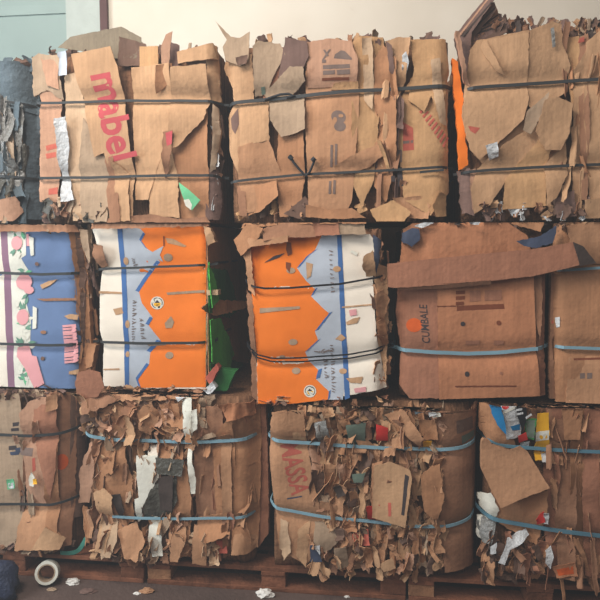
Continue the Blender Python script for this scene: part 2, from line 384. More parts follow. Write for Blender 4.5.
b.sheet([(110, 218), (150, 214), (178, 219), (206, 217), (212, 225), (150, 222), (108, 224)], 'b', 3, jag=.004)
b.scraps(45, (42, 203, 110, 219), ['g', 'k', 'd', 'dark_film', 'grey_film', 'p', 'u'], w=(.015, .05), h=(.03, .08), off=(.01, .045), keep=35)
b.scraps(14, (209, 105, 220, 214), ['g', 'u', 'd', 'film', 'b'], w=(.012, .03), h=(.05, .12), off=(0, .03), keep=14)
b.scraps(22, (44, 49, 212, 60), ['d', 'u', 'g', 'b', 'k'], w=(.02, .05), h=(.03, .08), off=(-.1, .0), keep=22)

b = Bale('top row bale with faded printed crate marks, a spiky torn corner and wire hooks', 228, 451, ZT, ZE+.01, .0, .95,
         [([(227, 103), (265, 99), (305, 95), (350, 91), (400, 88.5), (440, 86), (456, 84)], BK, .020),
          ([(229, 182), (262, 178), (300, 174.5), (330, 173), (400, 169.5), (456, 165.5)], BK, .015)], 3, rl=.06, rr=.08)
b.sheet([(224, 58), (252, 54), (254, 104), (236, 106), (231, 85), (222, 66)], 't', 1, jag=.005)
b.sheet([(216, 22), (222, 28), (231, 37), (240, 38), (250, 32), (248, 62), (240, 66), (225, 60), (223, 47), (227, 40)], 'g', 2, wrap=False, jag=.002, cr=.008, tz=.1, label='spiky torn grey corner')
b.sheet([(236, 58), (248, 55), (246, 64), (238, 66)], 'd', 3)
b.sheet([(253, 47), (258, 41), (280, 43), (285, 54), (276, 70), (266, 92), (254, 96)], 'g', 3, jag=.003)
b.sheet([(274, 56), (304, 62), (290, 76), (262, 98), (266, 82)], 'c', 2, jag=.002)
b.sheet([(285, 37), (307, 42), (309, 56), (304, 67), (287, 69), (278, 78), (282, 55)], 'u', 3, jag=.002, cr=.004, label='dark purple brown box corner')
b.sheet([(262, 92), (290, 66), (303, 67), (305, 80), (290, 94), (268, 100)], 'g', 4, jag=.003, P=[([(260, 86), (264, 85), (264, 92), (260, 93)], 'sea_green')])
b.sheet([(226, 116), (232, 106), (240, 103), (249, 110), (246, 146), (241, 180), (229, 152)], 't', 1, jag=.003, P=[([(230, 118), (238, 108), (239, 124), (235, 134), (231, 128)], 'u')])  # dark patch colours in the shade of a hole in the flap
b.sheet([(239, 104), (268, 100), (269, 140), (240, 147)], 't', 2, jag=.003)
b.sheet([(278, 132), (303, 126), (305, 172), (300, 217), (280, 217), (276, 180)], 'e', 1, jag=.003)
b.sheet([(268, 98), (304, 92), (305, 129), (296, 133), (281, 137), (270, 120)], 'g', 3, jag=.002, cr=.004, label='greyish tan flap')
b.sheet([(239, 147), (268, 138), (280, 170), (279, 192), (262, 210), (247, 213), (238, 182)], 'o', 2, jag=.004)
b.sheet([(252, 186), (276, 180), (279, 196), (262, 210), (248, 216)], 'e', 3, jag=.004, tx=.3)
b.sheet([(236, 178), (246, 190), (247, 216), (240, 216)], 'b', 2)
b.sheet([(306, 43), (328, 41), (352, 42), (359, 60), (359, 110), (352, 200), (345, 217), (309, 213), (305, 120)], 'o', 2, jag=.002, cr=.004, tx=0, tz=0, cu=.004,
        P=[(oval(338.5, 117, 7.5, 6.5, 14, .4), 'greyink'), (oval(340, 126.5, 6, 5, 12), 'greyink'), (oval(335, 120, 2.2, 3, 8), 'o'), (oval(341, 116, 2.6, 1.8, 8), 'o'),
           ([(330.5, 145), (333, 145), (332.6, 167), (330, 167)], 'greyink'), ([(335, 144), (337.5, 144), (337, 167), (334.6, 167)], 'greyink'),
           ([(329, 181), (331.4, 181), (331, 194), (328.6, 194)], 'greyink'), ([(333.4, 180), (336, 180), (335.4, 194), (333, 194)], 'greyink')], label='orange tan sheet with faint blue stamp')
b.sheet([(307, 42), (330, 39), (351, 42), (358, 60), (357, 82), (340, 82), (336, 86), (307, 87)], 'p', 3, jag=.003, cr=.004,
        P=[([(335, 55), (341, 51), (345, 52), (352, 59), (352, 61), (334, 59)], 'greyink'), ([(323, 65.5), (350, 65), (350, 69), (323, 69.5)], 'greyink'),
           ([(323, 71), (335, 70.6), (335, 74.5), (323, 75)], 'greyink'), ([(337, 70.6), (350, 70), (350, 74.5), (337, 75)], 'greyink'), ([(322, 78), (349, 77.4), (349, 80), (322, 80.6)], 'brownink'),
           ([(323, 50), (325, 50), (329, 56), (327, 57)], 'greyink'), ([(329, 50), (331, 50), (324, 60), (322, 60)], 'greyink'), ([(322, 60), (326, 60), (326, 63), (322, 63)], 'greyink')], label='upper flap with dark printed crate mark')
b.sheet([(334, 82), (358, 80), (358, 88), (330, 88)], 'y', 4, jag=.002)
b.sheet([(351, 44), (360, 37), (383, 38), (386, 60), (379, 120), (374, 180), (362, 208), (352, 182)], 'y', 1, jag=.003, cr=.013, fs_=9)
b.sheet([(374, 60), (383, 46), (396, 60), (396, 160), (386, 202), (374, 186)], 'e', 2, jag=.003, cr=.010, fs_=11, tx=.25)
b.sheet([(362, 40), (372, 38), (374, 90), (372, 110), (364, 100)], 'l', 2, cr=.008)
b.sheet([(385, 42), (400, 37), (410, 38), (406, 80), (397, 100), (392, 66)], 't', 3, jag=.003, cr=.006)
b.sheet([(386, 42), (392, 46), (397, 96), (394, 100), (389, 66)], 'u', 4)
b.sheet([(400, 100), (420, 60), (410, 40), (446, 39), (448, 80), (448, 130), (450, 192), (430, 216), (404, 200), (398, 150)], 'y', 1, jag=.003, cr=.006,
        P=[([(403, 122), (413, 128), (414, 150), (403, 151)], 'faded_red'), ([(403, 141), (413, 140), (413, 143), (403, 144)], 'greyink'),
           ([(397, 150), (402, 150), (402, 162), (397, 163)], 'greyink'), ([(397, 168), (402, 167), (403, 186), (398, 187)], 'ink'), ([(391, 176), (395, 176), (395, 182), (391, 182)], 'ink')]
        + [([(419+i*2.9, 112+i*4.2), (424.5+i*2.9, 107.5+i*3.6), (426+i*2.9, 109+i*3.6), (420.5+i*2.9, 114+i*4.2)], 'faded_red') for i in range(9)],
        label='yellow tan sheet with red slanted print')
b.sheet([(410, 40), (446, 39), (450, 70), (443, 110), (436, 112), (431, 96), (424, 112), (408, 100), (414, 70)], 'y', 3, jag=.002, cr=.005)
b.sheet([(431, 60), (440, 58), (447, 125), (440, 122), (434, 100)], 'l', 4, cr=.006)
b.sheet([(402, 56), (406, 52), (409, 62), (406, 76), (402, 78)], 'film', 4, name='plastic_film', cr=.012, fs_=30)
b.sheet([(398, 92), (404, 100), (403, 130), (396, 128)], 'u', 3)
b.sheet([(326, 171), (352, 155), (386, 140), (399, 138), (386, 152), (370, 166), (350, 173)], 'o', 4, jag=.003, tz=-.3)
b.sheet([(370, 210), (394, 200), (411, 212), (404, 222), (380, 228)], 'y', 4, jag=.004, tz=-.3)
b.sheet([(392, 198), (420, 196), (430, 206), (428, 219), (410, 218), (400, 210)], 'o', 2, jag=.004)
b.sheet([(432, 206), (440, 192), (447, 194), (447, 216), (436, 217)], 'y', 3, jag=.002, tx=-.3)
b.sheet([(306, 205), (330, 210), (352, 208), (366, 218), (330, 219), (306, 217)], 'e', 3, jag=.003)
b.sheet([(284, 214), (305, 196), (316, 214), (300, 219)], 'd', 2)
b.wire([(291, 158), (294, 163), (300, 170), (306, 176), (310, 171), (313, 164), (315, 159)], .0055)
b.wire([(289, 156), (292, 159)], .011); b.wire([(312, 161), (315, 158)], .011)
b.ribbon([(*W(420+i*6, 172-i*.6, -.06)[:1], -.052, W(420+i*6, 172-i*.6, -.06)[1]) for i in range(5)], .010, BK)
b.wire([(264, 99), (272, 96), (280, 93.5), (288, 93), (294, 95), (286, 97)], .006)
b.scraps(30, (250, 38, 440, 50), ['g', 'b', 't', 'd', 'u'], w=(.02, .06), h=(.03, .08), off=(-.12, .0), keep=30)
b.scraps(26, (372, 44, 404, 200), ['t', 'y', 'b', 'e', 'u'], w=(.012, .03), h=(.10, .25), lean=.08, ang=.9, off=(.02, .05), keep=26)
b.scraps(30, (238, 206, 440, 218), ['b', 'd', 'o', 'y'], w=(.02, .05), h=(.03, .07), off=(.01, .04), keep=30)

b = Bale('top row bale at the right edge with folded dark sheets jutting from its upper corner', 460, 650, ZT, ZE+.01, .0, .95,
         [([(455, 92.5), (463, 89), (475, 87), (530, 83), (580, 79.5), (610, 78), (660, 75)], BK, .018),
          ([(456, 172.5), (490, 170), (530, 167.5), (580, 165), (610, 164), (660, 161)], BK, .016)], 4, rl=.05)
b.sheet([(452, 58), (458, 62), (462, 90), (468, 165), (459, 170), (456, 120)], 'orange', 1, jag=.004, wrap=False, label='orange printed edge')
b.sheet([(458, 170), (470, 168), (474, 216), (462, 214)], 'u', 1, jag=.005)
b.sheet([(470, 170), (476, 168), (478, 205), (472, 210)], 'p', 2, jag=.005, cr=.01)
b.sheet([(480, 40), (529, 30), (530, 168), (488, 170), (470, 150), (470, 60)], 't', 1, cr=.004)
b.sheet([(470, 50), (477, 40), (490, 39), (528, 33), (529, 100), (524, 119), (512, 131), (500, 141), (480, 160), (470, 150), (462, 115)], 't', 3, cr=.003, jag=.003, tx=.0, tz=0, cu=.003, wrap=False,
        P=[([(468, 126), (480, 128), (475, 134), (470, 131)], 'faded_red')], label='large smooth tan sheet')
b.sheet([(478, 41), (487, 40), (500, 66), (506, 74), (496, 70), (486, 56)], 't', 4, cr=.002, jag=.001, tx=.25)
b.sheet([(529, 32), (552, 22), (561, 25), (563, 45), (571, 65), (566, 92), (550, 102), (540, 120), (527, 102)], 't', 2, cr=.004, jag=.003)
b.sheet([(551, 28), (554, 27), (556, 46), (553, 47)], 'grey_film', 4, cr=.001, jag=.001)
b.sheet([(530, 100), (556, 96), (573, 103), (571, 130), (562, 150), (545, 165), (530, 140)], 't', 1, cr=.004)
b.sheet([(545, 100), (556, 96), (573, 104), (570, 132), (561, 150), (545, 150), (535, 132)], 't', 4, jag=.003, cr=.004, tx=-.1)
b.sheet([(505, 180), (540, 138), (553, 145), (546, 165), (546, 206), (502, 210)], 'y', 2, jag=.003, cr=.005)
b.sheet([(478, 168), (505, 143), (530, 128), (541, 140), (520, 165), (505, 182), (490, 205), (474, 214), (470, 190)], 't', 3, jag=.003, cr=.005, tx=-.15)
b.sheet([(545, 165), (566, 143), (569, 172), (556, 198), (546, 206)], 't', 3, jag=.003, tx=-.15)
b.sheet([(523, 130), (528, 110), (549, 92), (545, 110), (531, 134)], 'g', 4, jag=.002, tx=.1)
b.sheet([(566, 38), (579, 36), (580, 70), (574, 118), (570, 90)], 'y', 1, jag=.003)
b.sheet([(574, 70), (586, 50), (586, 215), (574, 217), (572, 180)], 't', 1, jag=.003)
b.sheet([(586, 42), (600, 30), (645, 34), (645, 214), (590, 216), (584, 120)], 't', 2, jag=.003)
b.sheet([(579, 36), (588, 33), (590, 120), (586, 200), (581, 200)], 'b', 2, tx=.3)
b.sheet([(580, 38), (585, 36), (585, 41), (579, 42)], 'faded_red', 3, cr=.004)
b.sheet([(485, 146), (497, 142), (499, 156), (490, 160)], 'film', 4, cr=.012, fs_=30, name='plastic_film', label='tape patch with its highlight coloured in')  # pale film colour stands in for the highlight on the tape
b.sheet([(555, 200), (574, 190), (576, 216), (556, 218)], 'u', 2, cr=.012)
b.sheet([(585, 200), (612, 196), (645, 205), (645, 218), (585, 218)], 't', 3)
for i in range(5):
    dx, dy, o = i*5.2, i*4.0, -.01-.028*i
    b.sheet([(456+dx*.3, 33+dy*.3), (486+dx*.6, -2+dy*1.6), (490+dx*.6, -1+dy*1.6), (493+dx*.5, 3+dy*2.2), (472+dx*.5, 32+dy), (468+dx*.4, 78), (464+dx*.2, 76), (460, 52)], ['u', 'd', 'b', 'u', 'd'][i], 0, P=[([(458+dx*.3, 35+dy*.3), (487+dx*.6, 0+dy*1.6), (488+dx*.6, 1+dy*1.6), (460+dx*.3, 36+dy*.3)], 'p'), ([(462+dx*.3, 35+dy*.3), (490+dx*.6, 4+dy*1.6), (491+dx*.6, 5+dy*1.6), (463+dx*.3, 37+dy*.3)], 'k')], off=.045+o, wrap=False, cr=.004,
            tz=.12, tx=.2, th=.008, label='dark folded sheet jutting up')
b.sheet([(455, 32), (459, 32), (468, 76), (472, 84), (465, 80), (459, 52)], 'p', 5, wrap=False, cr=.004, jag=.004)
b.scraps(110, (494, 22, 605, 38), ['d', 'u', 'b', 't', 'g', 'd', 'k', 'p'], w=(.012, .035), h=(.03, .075), lean=.6, off=(-.12, .02), keep=45)
b.scraps(40, (480, 204, 600, 219), ['b', 'd', 'film', 't', 'u'], w=(.02, .04), h=(.03, .08), lean=.6, off=(.02, .05), keep=34)
b.scraps(16, (560, 40, 600, 215), ['b', 't', 'e'], w=(.01, .025), h=(.15, .3), lean=.06, ang=1.2, off=(.02, .045), keep=16)

# ================================================================= MIDDLE ROW
b = Bale('middle row bale faced with a blue sheet of pink flowers at the left edge', -75, 82, ZM, ZT-.02, .0, .95,
         [([(-80, 272), (0, 273), (40, 274.5), (76, 273.5), (88, 272)], BK, .018), ([(-80, 343), (0, 344), (50, 345.5), (80, 345), (90, 344)], BK, .017)], 5, rr=.06)
def bl(y, xa, xb): return (xa+(xb-xa)*(y-230)/160, y)
fl = []
R = random.Random(5)
for k in range(80):
    y = R.uniform(233, 384); x = bl(y, 10, 18)[0]+R.uniform(2, 17); a = R.uniform(0, 3.1); r = R.uniform(2.5, 5.5)
    if 256 < y < 268: continue
    fl.append(([(x+r*math.cos(a), y+r*math.sin(a)), (x+1.7*math.cos(a+1.57), y+1.7*math.sin(a+1.57)), (x-r*math.cos(a), y-r*math.sin(a)), (x-1.7*math.cos(a+1.57), y-1.7*math.sin(a+1.57))], R.choice(['leaf', 'leaf', 'cream', 'mint'])))
b.sheet([(-70, 229), (71, 231), (73, 262), (75, 300), (78, 340), (77, 389), (-70, 389)], 'blue', 1, cr=.0035, jag=.002, tx=0, tz=0, cu=.004,
    P=[([(-70, 230), bl(230, 1, 1), bl(389, 1, 9), (-70, 388)], 'white'), ([bl(231, 1, 1), bl(231, 8, 8), bl(388, 8, 16), bl(388, 1, 9)], 'plum'),
       ([bl(231, 8, 8), (27, 231), (27, 255), (22, 258), (28, 270), (25, 300), (31, 320), (30, 350), (38, 388), bl(388, 8, 16)], 'cream')]+fl+
      [(oval(18, 243, 5.5, 7), 'pink'), (oval(24, 282, 8, 8), 'pink'), (oval(29, 290, 5, 4), 'pink'), (oval(23, 317, 6, 8), 'pink'),
       ([(18, 347), (29, 345), (33, 355), (38, 356), (46, 383), (36, 388), (25, 366), (18, 356)], 'pink'), ([(30, 236), (35, 238), (35, 255), (32, 256)], 'cream'), ([(33, 306), (37, 308), (37, 328), (33, 329)], 'cream'), ([(28, 234), (30, 234), (31, 246), (28, 246)], 'pink'),
       (oval(37.5, 264, 2, 2), 'u'), (oval(44, 332, 3, 1.8), 'b'), (oval(44, 358, 2, 2), 'd'), ([(40, 285), (48, 281), (57, 279), (50, 285), (42, 289)], 't'), ([(36, 298.6), (76, 298), (76, 300.6), (44, 301)], 'b'),
       ([(64, 316), (70, 314), (78, 315), (77, 320), (68, 319)], 't'), ([(70, 371), (79, 369), (79, 374), (70, 374)], 't')],
    T=[('mmmnm', (64, 325), (3, 38), (12, -1), 'pink', .06)], label='blue printed sheet with pink flowers')
b.sheet([(-70, 224), (72, 225), (76, 232), (-70, 231)], 'b', 3, jag=.004)
b.sheet([(70, 227), (80, 228), (84, 300), (88, 388), (77, 388), (74, 300)], 'e', 1, jag=.004)
b.sheet([(76, 229), (84, 230), (86, 258), (84, 264), (79, 250)], 'g', 3, cr=.012, fs_=15)
b.sheet([(73, 228), (78, 229), (80, 300), (79, 368), (76, 300)], 'd', 2)
b.sheet([(80, 345), (89, 348), (88, 368), (82, 370)], 'e', 3)
b.scraps(34, (76, 230, 92, 380), ['b', 'g', 'e', 'd', 'u'], w=(.015, .03), h=(.08, .2), lean=.1, off=(-.02, .03), keep=34)
b.scraps(20, (0, 222, 76, 229), ['b', 'd', 'g'], w=(.03, .06), h=(.015, .03), off=(.02, .05), keep=20)
b.scraps(20, (-4, 386, 70, 393), ['d', 'b', 'k'], w=(.03, .06), h=(.02, .04), off=(.0, .03), keep=20)

def brandlogo(x, y, r): return [(oval(x, y, r, r, 18), 'cream'), (oval(x, y, r*.84, r*.84, 18), 'ink'), (oval(x, y, r*.72, r*.72, 18), 'cream'), ([(x-r*.55, y+r*.05), (x+r*.55, y-r*.05), (x+r*.5, y+r*.35), (x, y+r*.62), (x-r*.5, y+r*.4)], 'yellow'), ([(x-r*.4, y), (x, y-r*.5), (x+r*.4, y)], 'ink'), ([(x-r*.25, y+r*.3), (x+r*.3, y+r*.22), (x, y+r*.45)], 'ink')]
def strokes(x0, y0, dx, dy, n, seed):
    R = random.Random(seed); o = []
    for i in range(n):
        x = x0+dx*i/n; y = y0+dy*i/n; L = R.uniform(2.2, 4.5); a = R.uniform(-.5, .5)
        o.append(([(x, y), (x+L*math.cos(a), y+L*math.sin(a)), (x+L*math.cos(a)+.2, y+L*math.sin(a)+.8), (x+.2, y+.9)], 'greyink'))
    return o
b = Bale('orange and white faced bale with its white edge at the left, green side showing', 99, 209, ZM, ZT-.02, .0, .95,
         [([(94, 270), (101, 269), (140, 267.5), (208, 265), (214, 264)], BK, .015), ([(96, 343), (104, 342.5), (150, 343.5), (207, 343), (214, 342)], BK, .017)], 6, rl=.025, rr=.025)
zz = [(139, 226), (146, 234), (142, 241), (148, 249), (153, 252), (160, 262), (155, 268), (146, 281), (139, 292), (142, 303), (153, 318), (149, 325), (161, 341), (151, 352), (150, 364), (139, 379), (142, 387)]
or_ = zz+[(206, 387), (206, 224)]
pale = [(119, 227)]+zz+[(127, 387), (126, 350), (123, 290)]
edge = lambda z, w: z+[(x-w, y-1.5) for x, y in z[::-1]]
b.sheet([(91, 228), (206, 224), (207, 300), (206, 389), (103, 386), (103, 346), (99, 330), (99, 300), (101, 272), (105, 266), (98, 258), (103, 247), (96, 244)], 'white', 1, cr=.0035, jag=.002, tx=0, tz=0, cu=.004,
    P=[(or_, 'orange'), (pale, 'pale'), (edge(zz[5:9], 3.5), 'stripe'), (edge(zz[1:4], 2), 'stripe'), (edge(zz[10:12], 3), 'stripe'), (edge(zz[12:14], 4), 'stripe'), (edge(zz[14:17], 2.5), 'stripe'), ([(118, 227), (123, 227), (127, 290), (129.5, 350), (130, 387), (125.5, 387), (124.5, 350), (122, 290)], 'stripe'),
       ([(160, 248), (164, 246), (160, 255), (163, 262), (156, 258), (153, 252)], 'pale')]+brandlogo(157, 303, 6.5)+
      [(oval(168, 257.5, 4.5, 4), 'g'), ([(165, 323), (171, 316), (174, 322), (172, 328), (166, 328)], 'g'), (oval(170, 355, 4, 3.5), 'g'), ([(166, 238), (174, 239), (187, 246), (184, 247), (168, 243)], 't'), ([(166, 292.5), (205, 290), (205, 292.5), (167, 295)], 'g'),
       ([(113, 309), (122, 307), (124, 313), (116, 315)], 't'), ([(104, 368.6), (120, 368), (120, 369.6), (104, 370)], 't'), (oval(126, 261, 2.6, 4), 't'), (oval(128, 324, 2.2, 4), 't'), (oval(128, 354, 2, 3), 't'), ([(99, 291), (122, 292), (122, 294), (99, 293.5)], 't'), ([(164, 236), (165, 236), (165, 246), (164, 246)], 'brownink'),
       ([(143, 343), (166, 341.5), (166, 345), (150, 346)], 'g')]+strokes(133, 300, -1, 44, 17, 1)+strokes(140, 318, 2, 22, 9, 2)+strokes(132, 258, 2, 12, 5, 8), label='orange and white sheet with pale mountain zigzag')
b.sheet([(92, 244), (103, 246), (105, 266), (98, 268), (90, 256)], 'b', 4, jag=.004, cr=.01)
b.sheet([(92, 222), (150, 220), (208, 220), (208, 226), (150, 228), (92, 229)], 'b', 4, jag=.004)
b.sheet([(204, 226), (211, 228), (216, 242), (208, 246)], 't', 3, cr=.014, fs_=16, wrap=False)
X = b.x1-.004
b.sheet([(208, 224), (246, 226), (246, 300), (246, 392), (209, 389)], 'e', 0, side=X, off=.008)
b.sheet([(209, 268), (226, 270), (232, 285), (236, 310), (228, 318), (210, 312)], 'green', 1, side=X, off=.022, jag=.006, label='dark green printed side panel')
b.sheet([(209, 262), (214, 274), (217, 300), (211, 308)], 'bright_green', 2, side=X, off=.035, jag=.006, label='bright green strip')
b.sheet([(210, 320), (220, 318), (228, 340), (232, 354), (226, 368), (212, 362)], 'bright_green', 2, side=X, off=.03, jag=.004, label='bright green strip')
b.sheet([(210, 364), (228, 360), (244, 366), (240, 388), (214, 392)], 'green', 1, side=X, off=.024, jag=.004, label='dark green printed side panel')
b.sheet([(213, 308), (222, 300), (240, 301), (238, 306), (222, 316)], 'e', 2, side=X, off=.06, tx=.3, jag=.004)
b.sheet([(206, 290), (218, 290), (218, 295), (207, 295)], 'l', 4, wrap=False, cr=.006)
b.sheet([(207, 370), (226, 362), (242, 366), (232, 388), (210, 390)], 'green', 1, wrap=False, off=-.16, label='dark green scrap')
b.sheet([(205, 378), (216, 364), (219, 368), (210, 386)], 'faded_red', 3, wrap=False, cr=.006)
b.sheet([(203, 390), (212, 382), (216, 388), (208, 396)], 'film', 4, wrap=False, cr=.01)
b.scraps(26, (104, 387, 208, 394), ['b', 't', 'd', 'o'], w=(.03, .06), h=(.015, .03), off=(.0, .04), keep=26)

b = Bale('orange and white faced bale with its white edge at the right, under black cables', 249, 384, ZM, ZT-.03, -.06, .9,
         [([(243, 281), (250, 286), (265, 288.5), (290, 288), (340, 284), (378, 277.5), (394, 273)], 'black', .012, .05), ([(244, 345), (256, 355), (272, 359), (300, 358.5), (350, 355), (376, 350), (394, 345)], 'black', .009, .05),
          ([(244, 348), (256, 358), (272, 362.5), (300, 362.5), (350, 359), (376, 354), (394, 349)], 'black', .009, .05)], 7, rl=.025, rr=.05)
b.zlo = ZM-.032; b.free = -.08
zz = [(322, 235), (315, 250), (306, 257), (297, 268), (306, 281), (315, 289), (311, 296), (323, 308), (329, 313), (315, 331), (318, 340), (305, 352), (308, 361), (318, 370), (316, 379), (329, 391), (328, 399)]
or_ = zz+[(290, 404), (258, 404), (256, 350), (252, 300), (248, 245), (270, 242), (288, 236)]
b.sheet([(248, 245), (270, 242), (288, 236), (322, 234), (370, 234), (374, 240), (374, 252), (366, 255), (372, 262), (374, 300), (377, 340), (382, 364), (387, 388), (320, 400), (290, 404), (258, 404), (256, 350), (252, 300)], 'white', 1, cr=.0035, jag=.0015, tx=.02, tz=-.015, cu=.004,
    P=[(or_, 'orange'), (zz+[(343, 399), (345, 380), (341, 330), (337, 235)], 'pale'), ([(337, 235), (341.5, 235), (346, 330), (350, 397), (345, 399), (341, 330)], 'stripe')]+
      [(edge(zz[1:4], -3.0), 'stripe'), (edge(zz[5:7], -2.5), 'stripe'), (edge(zz[8:10], -3.5), 'stripe'), (edge(zz[10:12], -3), 'stripe'), (edge(zz[13:15], -4), 'stripe'), (edge(zz[15:17], -2), 'stripe')]+brandlogo(310, 391, 6.2)+
      [(oval(291, 270.5, 4.5, 3), 'g'), (oval(293, 342, 4.6, 3.2), 'g'), (oval(296, 371, 4.4, 3.2), 'g'), (oval(282, 357, 3, 1.6), 'g'), ([(306, 262), (313, 264), (311, 276), (307, 279)], 't'), (oval(337, 269, 4, 3), 't'),
       ([(264, 263), (274, 256), (285, 253), (280, 257), (272, 260)], 'ink'), ([(287, 242), (291, 243), (292, 254), (288, 256), (286, 249)], 'brownink'), ([(286, 262), (291, 263), (290, 273), (286, 268)], 'brownink'), ([(260, 308), (300, 306), (300, 308.6), (260, 313)], 'g'),
       ([(346, 322), (354, 318), (360, 317), (357, 323), (347, 325)], 't'), ([(335, 339), (341, 334), (346, 338), (342, 341)], 't'), ([(346, 378), (363, 376), (361, 383), (350, 382)], 't'), (oval(343, 371, 4, 2.6), 't'), ([(349, 310), (356, 309), (357, 315), (350, 316)], 'pink'), ([(354, 388), (366, 386), (366, 391), (355, 392)], 'pink'), ([(342, 306.5), (374, 303.5), (374, 305), (342, 308)], 't'),
       ([(352, 250), (358, 253), (357, 256), (350, 252)], 'cream')]+strokes(330, 345, 2, 48, 17, 3)+strokes(322, 350, 3, 30, 10, 4)+strokes(314, 351, 18, 0, 8, 5)+strokes(329, 250, 2, 46, 10, 6), label='orange and white sheet with pale mountain zigzag')
b.sheet([(364, 256), (373, 250), (376, 276), (366, 277), (362, 266)], 't', 4, cr=.006, jag=.004)
b.sheet([(233, 240), (248, 224), (264, 228), (256, 243), (241, 256)], 'e', 3, wrap=False, tx=.25, jag=.004)
b.sheet([(240, 248), (250, 245), (255, 296), (248, 290), (246, 264)], 'o', 2, wrap=False, jag=.005)
b.sheet([(246, 290), (253, 300), (258, 402), (252, 396), (250, 340)], 'b', 1, jag=.005, wrap=False)
b.sheet([(262, 229), (290, 221), (313, 222), (316, 237), (286, 238), (264, 241)], 'b', 3, jag=.004, tz=-.3)
b.sheet([(246, 238), (264, 240), (288, 235), (288, 242), (250, 247)], 'o', 4, jag=.003)
b.sheet([(312, 221), (338, 221), (340, 235), (316, 236)], 'c', 3, jag=.003, tz=-.2)
b.sheet([(334, 221), (364, 221), (366, 234), (338, 235)], 'g', 3, jag=.003, tz=-.15)
b.sheet([(260, 210), (310, 211), (340, 213), (368, 218), (366, 224), (300, 224), (240, 228), (244, 220)], 'e', 2, jag=.005, tz=-.4)
b.sheet([(373, 234), (381, 240), (379, 262), (376, 276), (374, 260)], 'navy', 2, cr=.008)
b.sheet([(374, 262), (388, 268), (388, 330), (386, 386), (379, 350), (376, 310)], 't', 1, jag=.006, cr=.014, fs_=10)
b.sheet([(374, 296), (383, 290), (390, 300), (384, 320), (378, 316)], 'o', 3, jag=.006, cr=.014, fs_=14)
b.sheet([(376, 322), (384, 318), (389, 345), (384, 352)], 'e', 3, jag=.006, cr=.01)
b.scraps(24, (374, 240, 390, 384), ['t', 'b', 'o', 'd', 'e'], w=(.015, .04), h=(.04, .12), lean=.25, off=(-.02, .035), keep=24)
b.scraps(30, (258, 398, 385, 408), ['b', 't', 'd', 'c', 'r'], w=(.03, .07), h=(.015, .035), off=(.0, .04), keep=30)
b.scraps(16, (244, 218, 370, 226), ['b', 't', 'd'], w=(.03, .06), h=(.015, .03), off=(.0, .04), keep=16)

b = Bale('middle row bale wrapped in one big plain brown carton with a blue strap', 397, 545, ZM, ZT-.03, .0, .95,
         [([(392, 349), (400, 350), (437, 352.5), (470, 354), (505, 352.5), (534, 349), (552, 348)], BL, .022, .048)], 8, rl=.05, rr=.04, xlim=(None, 549))
b.sheet([(403, 229), (416, 222), (440, 219), (470, 218), (505, 221), (528, 236), (534, 262), (400, 266)], 'r', 2, cr=.007, jag=.002)
b.sheet([(398, 262), (437, 262), (439, 397), (409, 397), (399, 384), (401, 350), (396, 315), (398, 290)], 'c', 2, cr=.003, jag=.003,
        P=[(oval(414, 325, 8, 7, 16), 'glow_orange')], T=[('CUMBALE', (430, 343), (-3, -38), (-8, -.5), 'ink', .01)], label='reddish carton side with small orange sun')
b.sheet([(437, 262), (533, 256), (536, 330), (540, 396), (439, 399)], 'r', 3, cr=.0025, jag=.001, tx=0, tz=0, cu=.001,
    P=[([(457, 306), (504, 304), (505, 309), (457, 311)], 'brownink'), ([(456, 291), (465, 290.6), (465, 294), (456, 294.4)], 'brownink'), ([(456, 296.5), (465, 296), (465, 299.6), (456, 300)], 'brownink'), ([(456, 302), (464, 301.6), (464, 305), (456, 305.4)], 'brownink'),
       ([(470, 291), (481, 290.6), (481, 301), (470, 302)], 'c'), ([(485, 290.6), (502, 290), (502, 300), (485, 301)], 'c'), (oval(463, 324, 2.4, 2.4), 'ink'), (oval(499, 323, 2.4, 2.4), 'brownink'), (oval(467, 374, 2.4, 2.6), 'ink'), (oval(501, 373, 1.5, 1.5), 'c'),
       ([(466, 341), (480, 340.6), (480, 345), (466, 345.4)], 'c'), ([(494, 341), (504, 340.6), (504, 345), (494, 345.4)], 'c'), ([(455, 385.4), (516, 385), (516, 386.2), (455, 386.6)], 'brownink'), ([(437, 306), (456, 305.6), (456, 306.4), (437, 306.8)], 'brownink')], label='large brown carton face')
b.sheet([(533, 256), (546, 254), (546, 395), (540, 396), (536, 330)], 'c', 1, jag=.003)
b.sheet([(531, 250), (540, 246), (543, 300), (540, 340), (535, 320)], 'b', 2, jag=.003)
b.sheet([(402, 233), (412, 228), (419, 229), (420, 240), (412, 247), (403, 243)], 'navy', 4, cr=.008, jag=.004, label='dark blue scrap')
b.sheet([(516, 241), (540, 236), (557, 226), (552, 243), (536, 248), (524, 246)], 'navy', 4, cr=.008, jag=.004, wrap=False, label='dark blue scrap')
b.sheet([(414, 226), (428, 221), (434, 223), (422, 228)], 'film', 4, cr=.008, jag=.003)
b.sheet([(468, 221), (480, 222), (478, 225), (470, 224)], 'film', 4, cr=.006)
b.sheet([(408, 222), (440, 214), (500, 216), (545, 222), (540, 232), (505, 222), (440, 221)], 'e', 1, jag=.005, tz=-.3)
b.scraps(26, (405, 219, 550, 228), ['b', 'd', 'e', 'k'], w=(.03, .07), h=(.015, .035), off=(-.02, .03), keep=26)

